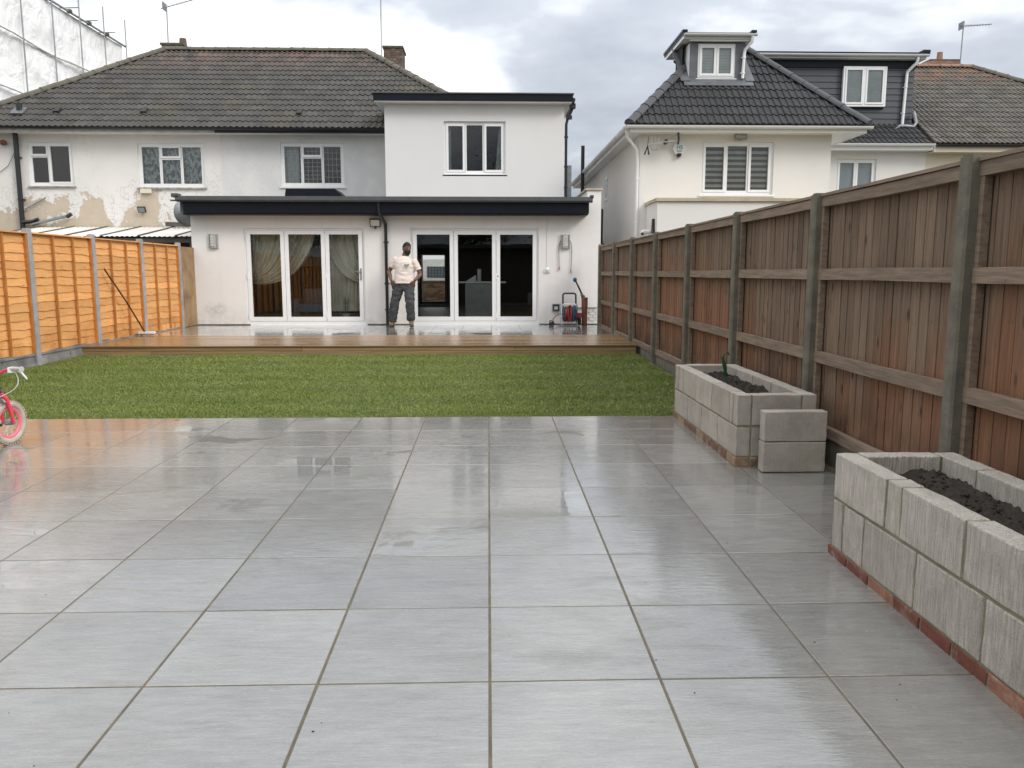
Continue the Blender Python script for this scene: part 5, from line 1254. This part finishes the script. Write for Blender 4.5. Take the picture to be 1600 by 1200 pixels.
b = MB(); b.tube([(1.39, 17.7, .285), (1.39, 17.7, .31), (1.39, 17.7, .355)], [.05, .06, .035], 12); b.tube([(1.34, 17.7, .36), (1.38, 17.7, .39), (1.45, 17.7, .35)], .012, 6); b.build('hose_fitting', M['rubber'], None, smooth=40, label='small black fitting lying by the right corner of the doors', cat='fitting')
# hose reel
hr = thing('hose_reel', (1.78, 17.6, DZ), 'chrome framed hose reel wound with blue and red hose under the right wall light', 'hose reel')
for s_ in (-1, 1):
    x = 1.78+.17*s_; b = MB(); b.tube([(x, 17.44, .30), (x, 17.62, .30), (x, 17.80, .30)], .011, 6); b.tube([(x, 17.48, .30), (x, 17.62, .60), (x, 17.66, .74)], .011, 6); b.tube([(x, 17.78, .30), (x, 17.62, .60)], .011, 6); b.build('side_frame', M['chrome'], hr, smooth=50)
b = MB(); b.tube([(1.61, 17.44, .30), (1.95, 17.44, .30)], .011, 6); b.build('foot_bar', M['chrome'], hr)
b = MB(); b.tube([(1.64, 17.66, .74), (1.64, 17.68, .95), (1.655, 17.68, .975), (1.69, 17.68, .985), (1.86, 17.68, .985), (1.91, 17.68, .975), (1.925, 17.68, .95), (1.925, 17.66, .74)], .019, 8); b.build('handle', M['black'], hr, smooth=50)
inst('top_tray', bev_mesh('top_tray', .30, .16, .03, .008, M['white']), (1.78, 17.62, .745), hr)
b = MB(); b.tube([(1.64, 17.62, .55), (1.92, 17.62, .55)], .05, 10); b.build('drum', M['black'], hr)
for x in (1.645, 1.915): b = MB(); b.tube([(x-.006, 17.62, .55), (x+.006, 17.62, .55)], .17, 20); b.build('drum_flange', M['blue'] if x > 1.8 else M['black'], hr)
for k in range(20):
    x = 1.66+(k % 10)*.026; rr = .15 if k < 10 else .168; b = MB(); b.torus((x, 17.62, .54+random.uniform(-.015, .005)), rr+random.uniform(-.01, .012), .0115, (1, random.uniform(-.12, .12), random.uniform(-.1, .1)), 22, 5)
    b.build('hose_coil', M['blue'] if (k % 10) in (0, 7, 8, 9) else (M['red'] if (k % 10) in (2, 3, 6) else M['brownhose']), hr, smooth=60)
for s_, m_ in ((.03, 'red'), (-.04, 'red'), (.10, 'blue')):
    b = MB(); b.tube([(1.78+s_, 17.42, .72), (1.76+s_*1.5, 17.40, .6), (1.79+s_*.6, 17.40, .46), (1.77+s_, 17.42, .36)], .013, 6); b.build('loose_hose', M[m_], hr, smooth=60)
b = MB(); b.tube([(1.70, 17.5, .50), (1.58, 17.5, .545), (1.47, 17.5, .50), (1.41, 17.5, .42), (1.43, 17.5, .34), (1.55, 17.5, .297), (1.75, 17.5, .292), (1.95, 17.52, .295)], .010, 6); b.build('hose_loop', M['brownhose'], hr, smooth=60)
b = MB(); b.torus((1.99, 17.58, .40), .09, .025, (1, .2, 0), 20, 8); b.ell((1.99, 17.58, .40), (.03, .06, .06), 10, 6); b.build('wheel', M['rubber'], hr, smooth=50)
b = MB(); b.box(1.92, 2.04, 17.5, 17.6, .46, .56); b.build('connector', M['red'], hr)
dp = thing('drain_pipe', (2.13, 17.75, DZ), 'terracotta pipe standing upright between the hose reel and the fence', 'pipe')
b = MB(); b.tube([(2.13, 17.75, .282), (2.13, 17.75, .66), (2.13, 17.75, .664), (2.13, 17.75, .89), (2.13, 17.75, .892)], [.062, .062, .07, .07, .055], 16); b.build('pipe', M['terracotta'], dp, smooth=40); b = MB(); b.tube([(2.13, 17.75, .86), (2.13, 17.75, .8925)], .074, 16); b.build('collar', M['terracotta'], dp)
br = thing('brush', (2.1, 17.75, .5), 'brush with a dark handle and blue end leaning out of the terracotta pipe', 'brush')
b = MB(); b.tube([(2.13, 17.75, .6), (2.06, 17.74, .98), (1.93, 17.72, 1.24)], [.03, .022, .016], 8); b.build('handle', M['rubber'], br, smooth=50); b = MB(); b.ell((1.905, 17.715, 1.28), (.045, .04, .05), 10, 7); b.build('brush_end', M['blue'], br, smooth=50)
b = MB(); b.tube([(2.05, 17.73, .96), (2.12, 17.75, .90)], .035, 8); b.build('ferrule', M['galv'], br)
# broom
bo = thing('broom', (-6.28, 14.85, DZ), 'broom with a dark handle leaning on the orange fence, pale head on the deck', 'broom')
b = MB(); b.tube([(-6.30, 14.85, .36), (-6.35, 14.3, .93), (-6.425, 13.72, 1.50)], .0135, 8); b.build('handle', M['wood_dark'], bo, smooth=50)
inst('head', bev_mesh('head', .30, .09, .045, .01, M['white'], 2), (-6.27, 14.87, .345), bo); b = MB()
for k in range(60):
    x = -6.41+.28*random.random(); y = 14.835+.07*random.random(); b.tube([(x, y, .325), (x+random.uniform(-.012, .012), y+random.uniform(-.012, .012), .283)], .004, 4)
b.build('bristles', M['bristle'], bo, kind='stuff')
# security camera
sc = thing('security_camera', (3.5, 18.6, 2.35), 'small white dome camera on the corner of the right house', 'camera')
b = MB(); b.tube([(3.68, 18.5, 2.36), (3.56, 18.5, 2.36)], .05, 10); b.build('mount', M['white'], sc); b = MB(); b.ell((3.53, 18.47, 2.34), (.065, .065, .06), 12, 8); b.build('housing', M['white'], sc, smooth=60); b = MB(); b.ell((3.51, 18.42, 2.31), (.035, .035, .035), 10, 7); b.build('lens', M['black'], sc)
b = MB()
for k in range(16):
    a = random.uniform(0, 6.28); L = random.uniform(.04, .10); x, y, z = 2.47, 17.7, 2.0
    b.poly([(x, y, z), (x+L*.5*math.cos(a)-.01, y-.02, z+L*.6), (x+L*math.cos(a), y-.02, z+L*.9), (x+L*.5*math.cos(a)+.01, y-.02, z+L*.5)])
b.build('weed', M['leaf'], None, fix=False, label='tiny weed growing at the far end of the right fence top', cat='weed')

# ------------------------------------------------------------ child's bicycle at the left edge
BK = thing('bicycle', (-4.3, 6.1, .07), 'pink and purple child bicycle with dusty white tyres cut off by the left edge', 'bicycle')
hub = Vector((-3.87, 6.46, .072+.175)); dirn = Vector((math.cos(R(80)), math.sin(R(80)), 0)); side = Vector((dirn.y, -dirn.x, 0)); up = Vector((0, 0, 1))
def bp(a, s_, h, base=hub): return base+dirn*a+side*s_+up*h
def wheel(c, front=True):
    q = MB(); q.torus(c, .150, .026, side, 36, 10); w = q.build('wheel', M['tyre'], BK, smooth=50)
    q = MB()
    for k in range(40):
        a = 2*math.pi*k/40
        for s_ in (-.014, .014): o = dirn*math.cos(a)+up*math.sin(a); t_ = -dirn*math.sin(a)+up*math.cos(a); q.obox(c+o*.174+side*s_, o*.005, t_*.006, side*.009)
    q.build('tyre_tread', M['tyre'], w)
    q = MB(); q.torus(c, .122, .016, side, 32, 6, .8); q.build('rim', M['rimpink'], w, smooth=50)
    q = MB()
    for k in range(14): a = 2*math.pi*k/14; o = dirn*math.cos(a)+up*math.sin(a); q.tube([c+side*(.02 if k % 2 else -.02), c+o*.12], .0016, 4)
    q.build('spokes', M['chrome'], w)
    q = MB(); q.tube([c-side*.055, c+side*.055], .012, 8); q.tube([c-side*.03, c+side*.03], .02, 10); q.build('hub', M['galv'], w)
wheel(hub); rear = hub-dirn*.58; wheel(rear)
crown = bp(-.075, 0, .235); head = bp(-.115, 0, .34); stem = bp(-.14, 0, .405)
q = MB()
for s_ in (-.045, .045): q.tube([hub+side*s_, bp(-.02, s_, .10), bp(-.05, s_*.95, .20), crown+side*s_*.5], [.013, .015, .017, .018], 8)
q.tube([crown-side*.045, crown+side*.045], .018, 8); q.build('fork', M['pink'], BK, smooth=60)
q = MB(); q.tube([crown+up*.01, head], .024, 10); q.build('head_tube', M['purple'], BK, smooth=50)
bb_ = bp(-.36, 0, .03); seatt = bp(-.44, 0, .30)
q = MB(); q.tube([crown+up*.06, bb_], .021, 8); q.tube([head-up*.04, seatt], .018, 8); q.tube([bb_, seatt], .018, 8)
for s_ in (-.045, .045): q.tube([bb_, rear+side*s_], .010, 6); q.tube([seatt, rear+side*s_], .010, 6)
q.build('frame', M['purple'], BK, smooth=60)
q = MB(); q.tube([head, stem], .014, 8); q.build('stem', M['white'], BK)
q = MB(); hb = [stem-side*.22+up*.055-dirn*.03, stem-side*.11+up*.05, stem-side*.05-up*.0, stem+side*.05-up*.0, stem+side*.12+up*.035, stem+side*.20+up*.055-dirn*.02, stem+side*.30+up*.055-dirn*.04]
q.tube(hb, .012, 8); q.build('handlebar', M['pink'], BK, smooth=60)
for s_ in (-1, 1):
    e_ = hb[-1] if s_ > 0 else hb[0]; p_ = hb[-2] if s_ > 0 else hb[1]; q = MB(); q.tube([p_, e_, e_+(e_-p_).normalized()*.008], [.018, .018, .024], 10); q.build('grip', M['grip'], BK, smooth=50)
q = MB(); g0 = hb[-2]; q.tube([g0+dirn*.02-up*.01, g0+dirn*.05+side*.04-up*.03, g0+dirn*.05+side*.09-up*.085], [.010, .008, .007], 6); q.box(g0.x-.018, g0.x+.018, g0.y-.018, g0.y+.018, g0.z-.03, g0.z+.012); q.build('brake_lever', M['white'], BK, smooth=50)
q = MB(); q.tube([g0+side*(.07*math.sin(math.pi*t_)-.26*t_*t_)+dirn*(.03-.02*t_)-up*(.02+.25*t_**.9) for t_ in np.linspace(0, 1, 12)], .004, 6); q.build('brake_cable', M['white'], BK, smooth=60)
q = MB(); q.tube([crown-up*.01, crown-up*.05-side*.05], .012, 6); q.tube([crown-up*.01, crown-up*.06+side*.05], .012, 6); q.build('brake_caliper', M['galv'], BK)
q = MB(); q.ell(seatt+up*.12-dirn*.02, (.12, .07, .03), 14, 8, Matrix.Rotation(R(80), 3, 'Z')); q.build('saddle', M['white'], BK, smooth=60); q = MB(); q.tube([seatt, seatt+up*.11], .012, 8); q.build('seat_post', M['chrome'], BK)
q = MB(); q.tube([bb_-side*.06, bb_+side*.06], .03, 12); q.tube([bb_+side*.07, bb_+side*.07+dirn*.10], .008, 6); q.tube([bb_-side*.07, bb_-side*.07-dirn*.10], .008, 6); q.build('crank', M['chrome'], BK)
for s_ in (-1, 1): q = MB(); q.obox(bb_+side*.11*s_+dirn*.10*s_, dirn*.03, side*.035, up*.01); q.build('pedal', M['rubber'], BK)

# ------------------------------------------------------------ the man
MX, MY = -1.87, 17.42
def mp(x, y, z): return Vector((MX+x, MY+y, DZ+z))
def remesh(name, mb, m, parent, vox, wrinkle=0.0, wscale=10, smooth_it=3, wl=None, stretch=(1, 1, 1)):
    me = bpy.data.meshes.new(name); me.from_pydata(mb.v, [], mb.f); o = bpy.data.objects.new(name, me); COL.objects.link(o)
    md = o.modifiers.new('r', 'REMESH'); md.mode = 'VOXEL'; md.voxel_size = vox
    ms = o.modifiers.new('s', 'SMOOTH'); ms.factor = .6; ms.iterations = smooth_it
    bpy.context.view_layer.update(); n = bpy.data.meshes.new_from_object(o.evaluated_get(bpy.context.evaluated_depsgraph_get())); bpy.data.objects.remove(o)
    n.name = name; n.materials.clear(); n.materials.append(m)
    if wrinkle:
        nr = [v.normal.copy() for v in n.vertices]
        for v, k in zip(n.vertices, nr):
            p = Vector((v.co.x*stretch[0], v.co.y*stretch[1], v.co.z*stretch[2]))*wscale
            v.co += k*wrinkle*(mn.noise(p)+.5*mn.noise(p*2.1))
    c = mp(0, 0, .9) if wl is None else wl
    for v in n.vertices: v.co -= c
    n.shade_smooth(); o = bpy.data.objects.new(name, n); return link(o, c, parent)
T = lambda q, *a, **k: q.tube(*a, **k)
SR, SLh = mp(-.115, .05, 1.44), mp(.285, -.04, 1.395)      # shoulders (left and right in the picture)
ER, EL = mp(-.275, .09, 1.18), mp(.415, -.02, 1.12)
WR_, WL_ = mp(-.205, -.08, .985), mp(.295, -.13, .985)
HR, HL = mp(-.02, 0, .93), mp(.155, 0, .93)
KR, KL = mp(-.155, -.01, .50), mp(.185, -.13, .50)
AR, AL = mp(-.215, .03, .10), mp(.20, -.06, .13)
HC = mp(.13, -.03, 1.66)
ry = Matrix.Rotation(R(48), 3, 'Z') @ Matrix.Rotation(R(12), 3, 'X')     # head turned to the right of the picture, looking down
b = MB()
b.tube([mp(.067, .01, .86), mp(.067, .0, .98), mp(.07, .0, 1.1), mp(.075, .0, 1.28), mp(.078, .0, 1.40), mp(.08, 0, 1.46)], [(.12, .17), (.115, .165), (.105, .15), (.12, .18), (.105, .19), (.06, .12)], 16)
b.tube([mp(.085, .01, 1.42), mp(.095, .0, 1.52), HC-Vector((0, 0, .05))], [.080, .074, .068], 12)
b.ell(HC+Vector((0, 0, .02)), (.082, .102, .120), 20, 14, ry)
f = lambda x, y, z: HC+ry @ Vector((x, y, z))
b.ell(f(0, -.025, -.055), (.064, .074, .070), 16, 10, ry)      # jaw
b.ell(f(0, -.104, -.010), (.017, .024, .026), 10, 8, ry)      # nose
b.ell(f(0, -.090, .025), (.048, .016, .010), 10, 6, ry)      # brow
b.ell(f(0, -.088, -.048), (.024, .012, .010), 10, 6, ry)      # lips
for s_ in (-1, 1): b.ell(f(s_*.084, .0, .0), (.010, .022, .032), 10, 7, ry)
for S_, E_, W_ in ((SR, ER, WR_), (SLh, EL, WL_)):
    b.tube([S_, S_.lerp(E_, .45), E_], [.052, .053, .043], 12); b.ell(S_, (.052, .055, .052), 12, 8)
    b.tube([E_, E_.lerp(W_, .35), W_], [.044, .045, .028], 12); b.ell(E_, (.045, .045, .045), 10, 8)
for H_, K_, A_ in ((HR, KR, AR), (HL, KL, AL)):
    b.tube([H_+Vector((0, 0, .03)), H_.lerp(K_, .5), K_], [.095, .075, .056], 12); b.tube([K_, K_.lerp(A_, .35), A_], [.055, .055, .036], 12)
def hand(b, W_, d, pn, thumbdir):
    d = d.normalized(); pn = pn.normalized(); t_ = d.cross(pn).normalized(); pc = W_+d*.05
    b.tube([W_-d*.02, W_+d*.03, W_+d*.09], [(.022, .024), (.018, .038), (.015, .040)], 10) if False else None
    q = Matrix((t_, pn, d)).transposed()
    b.ell(pc, (.040, .016, .055), 12, 8, q)
    for k, L in enumerate((.070, .080, .076, .060)):
        r0 = pc+d*.042+t_*(-.029+.0195*k); r1 = r0+d*L*.45-pn*.006; r2 = r1+d*L*.35-pn*.020; r3 = r2+d*L*.12-pn*.020
        b.tube([r0-d*.02, r0, r1, r2, r3], [.0095, .0095, .009, .0082, .006], 7)
    th = t_*thumbdir; b.tube([pc-d*.03+th*.02, pc+th*.05+d*.0, pc+th*.062+d*.035-pn*.01], [.013, .0115, .009], 7)
hand(b, WR_, Vector((.35, .10, -.93)), Vector((-.5, -.8, -.2)), 1)
hand(b, WL_, Vector((-.45, .12, -.88)), Vector((.35, -.9, -.1)), 1)
person = remesh('person', b, M['skin'], None, .0062, smooth_it=2)
tag(person, 'man in pale t-shirt and dark work trousers standing hands on hips by the downpipe', 'person')
# hair and beard
b = MB(); b.ell(f(0, .012, .048), (.082, .096, .098), 20, 14, ry); hair = MB()
bmh = bmesh.new()
def cut_shell(name, c, r, keepf, m):
    q = MB(); q.ell(c, r, 36, 26, ry); vs = [Vector(v) for v in q.v]
    q.f = [f_ for f_ in q.f if all(keepf(ry.inverted() @ (vs[i]-HC)) for i in f_)]; q.mi = [0]*len(q.f)
    q.v = [tuple(v+(v-c).normalized()*.003*mn.noise(v*90)) for v in vs]; o = q.build(name, m, person, smooth=60)
    return o
cut_shell('hair', f(0, .003, .022), (.086, .106, .124), lambda p: p.z > .078-1.5*max(0, p.y+.05), M['hair'])
cut_shell('beard', f(0, -.026, -.057), (.069, .080, .076), lambda p: p.z < -.030+.25*max(0, p.y+.06)+(-.012 if abs(p.x) < .02 and p.y < -.07 else 0) and p.y < .02, M['hair'])
b = MB()
for s_ in (-1, 1): b.ell(f(s_*.031, -.093, .008), (.012, .006, .006), 10, 6, ry)
b.build('eyes', M['white'], person, smooth=60); b = MB()
for s_ in (-1, 1): b.ell(f(s_*.031, -.098, .007), (.005, .003, .005), 8, 6, ry)
b.build('pupils', M['hair'], person)
# t-shirt
b = MB(); b.tube([mp(.065, .0, .925), mp(.065, .0, 1.0), mp(.072, 0, 1.12), mp(.078, -.002, 1.28), mp(.08, -.002, 1.38), mp(.08, 0, 1.445), mp(.085, .005, 1.485), mp(.088, .006, 1.505)], [(.168, .236), (.160, .222), (.148, .210), (.150, .222), (.135, .218), (.11, .175), (.09, .125), (.082, .098)], 22)
for S_, E_ in ((SR, ER), (SLh, EL)):
    m_ = S_.lerp(E_, .66); b.ell(S_, (.070, .078, .068), 12, 8); b.tube([S_, S_.lerp(E_, .35), m_], [.070, .077, .074], 12)
remesh('t_shirt', b, M['shirt'], person, .010, .010, 10, 3, stretch=(.7, 1, 1.5))
b = MB(); b.obox(mp(.135, -.182, 1.315), (.055, 0, .002), (0, .004, 0), (0, 0, .014)); b.obox(mp(.135, -.184, 1.285), (.036, 0, .002), (0, .004, 0), (0, 0, .007)); b.build('shirt_print', M['logo'], person)
# trousers
b = MB(); b.tube([mp(.067, .01, .80), mp(.067, .0, .90), mp(.067, 0, .985)], [(.13, .195), (.142, .212), (.138, .20)], 18)
for H_, K_, A_, s_ in ((HR, KR, AR, -1), (HL, KL, AL, 1)):
    b.tube([H_+Vector((0, 0, .02)), H_.lerp(K_, .45), K_+Vector((0, 0, .02)), K_.lerp(A_, .4), K_.lerp(A_, .8), A_+Vector((0, .0, .0))], [.122, .112, .097, .096, .094, .088], 14)
    pc = H_.lerp(K_, .50)+Vector((s_*.085, -.02, 0)); b.ell(pc, (.035, .075, .10), 12, 8)
    b.torus(A_+Vector((0, 0, .03)), .074, .018, (0, 0, 1), 16, 6)
for s_, c_ in ((-1, HR), (1, HL)): b.ell(c_+Vector((s_*.10, -.07, -.03)), (.05, .035, .085), 12, 8)
remesh('trousers', b, M['trouser'], person, .010, .017, 9, 2, stretch=(1, 1, 1.5))
b = MB(); c_ = HR+Vector((-.15, -.04, -.02)); b.prism([c_+Vector((-.06, 0, .09)), c_+Vector((.05, 0, .07)), c_+Vector((.05, 0, -.13)), c_+Vector((-.03, 0, -.10))], (0, .03, 0)); b.build('tool_pouch', M['trouser'], person)
# boots
for A_, ang, lift in ((AR, 200, 0.0), (AL, 215, .35)):
    fw_ = Vector((math.cos(R(ang+65)), math.sin(R(ang+65)), 0)); rgt = Vector((-fw_.y, fw_.x, 0)); toe = A_+fw_*.16; zt_ = DZ
    if lift: hz = .045
    else: hz = 0
    b = MB(); heel = Vector((A_.x, A_.y, DZ+.045+hz))-fw_*.05; mid = Vector((A_.x, A_.y, DZ+.055+hz))+fw_*.05; tp = Vector((A_.x, A_.y, DZ+.043))+fw_*.17
    b.tube([A_+Vector((0, 0, .06)), A_+Vector((0, 0, -.02+hz*.0)), heel+Vector((0, 0, .02))+fw_*.03], [.056, .056, .05], 12)
    b.tube([heel-fw_*.02, heel+fw_*.04, mid, tp-fw_*.03, tp+fw_*.025], [(.035, .035), (.045, .043), (.048, .048), (.040, .050), (.022, .036)], 12)
    remesh('boot', b, M['boot'], person, .009, 0, 1, 2)
    b = MB(); b.tube([heel-fw_*.03-Vector((0, 0, .036)), mid-Vector((0, 0, .046+hz*.2)), tp+fw_*.02-Vector((0, 0, .034))], [(.008, .040), (.008, .046), (.008, .042)], 10); b.build('sole', M['rubber'], person)

# ------------------------------------------------------------ trees behind the viewpoint, mirrored in the door glass
def tree(x, y, h, cr_, lab, seed):
    rnd_ = random.Random(seed); t = thing('tree', (x, y, 0), lab, 'tree', 'trees behind the patio')
    b = MB(); top = Vector((x+rnd_.uniform(-.3, .3), y, h*.75)); b.tube([(x, y, -.1), (x+.05, y, h*.3), tuple(top)], [.2, .15, .05], 10); tr = b.build('trunk', M['bark'], t, smooth=60)
    tips = []
    for k in range(16):
        z0 = h*rnd_.uniform(.28, .7); a = rnd_.uniform(0, 6.28); L = cr_*rnd_.uniform(.55, 1.0); p0 = Vector((x, y, z0)); p2 = p0+Vector((math.cos(a)*L, math.sin(a)*L, L*rnd_.uniform(.3, .9))); p1 = p0.lerp(p2, .5)+Vector((0, 0, .15))
        b = MB(); b.tube([p0, p1, p2], [.06, .04, .012], 6); b.build('limb', M['bark'], t, smooth=60); tips += [p1, p2, p0.lerp(p2, .8)]
    tips.append(top+Vector((0, 0, .5)))
    rs = np.random.RandomState(seed); n = 9000; ci = rs.randint(0, len(tips), n); c = np.array([tuple(p) for p in tips])[ci]; P_ = c+rs.normal(0, 1, (n, 3))*np.array([.55, .55, .45])*cr_*.33
    a = rs.normal(0, 1, (n, 3)); a /= np.linalg.norm(a, axis=1)[:, None]; bb2 = np.cross(a, rs.normal(0, 1, (n, 3))); bb2 /= np.linalg.norm(bb2, axis=1)[:, None]; s_ = (.05+.05*rs.rand(n))[:, None]
    V_ = np.stack([P_-a*s_, P_+bb2*s_*.55, P_+a*s_, P_-bb2*s_*.55], 1).reshape(-1, 3); me = bpy.data.meshes.new('crown'); me.vertices.add(4*n); me.vertices.foreach_set('co', V_.reshape(-1)); me.loops.add(4*n); me.loops.foreach_set('vertex_index', np.arange(4*n, dtype=np.int32)); me.polygons.add(n); me.polygons.foreach_set('loop_start', np.arange(0, 4*n, 4, dtype=np.int32)); me.update(); me.validate(); me.materials.append(M['leaf']); link(bpy.data.objects.new('crown', me), (0, 0, 0), t)
for i, (x, y, h, c_) in enumerate(TREES): tree(x, y, h, c_, ['broad leafy tree at the back left of the garden', 'tall leafy tree directly behind the viewpoint', 'leafy tree behind the right fence corner', 'bushy tree at the back right of the garden', 'small leafy tree behind the patio', 'leafy tree near the left fence corner'][i], 20+i)
# ------------------------------------------------------------ unseen garden room, added to shade the near blocks, mirrored in the glass
GR = thing('shade_garden_room', (-2, -4, 0), 'unseen timber clad garden room added behind the viewpoint to shade the near blocks', 'garden room')
for k in range(18):
    b = MB(); z = .05+k*.14; b.box(-6.4, 2.4, -2.62, -2.60+.004*(k % 2), z, z+.132); b.build('cladding_board', M['timber_dk'], GR)
b = MB(); b.box(-6.4, 2.4, -5.5, -2.625, 0, 2.55); b.build('wall', M['timber_dk'], GR); b = MB(); b.box(-6.6, 2.6, -5.7, -2.25, 2.56, 2.74); b.build('roof', M['greytrim'], GR)
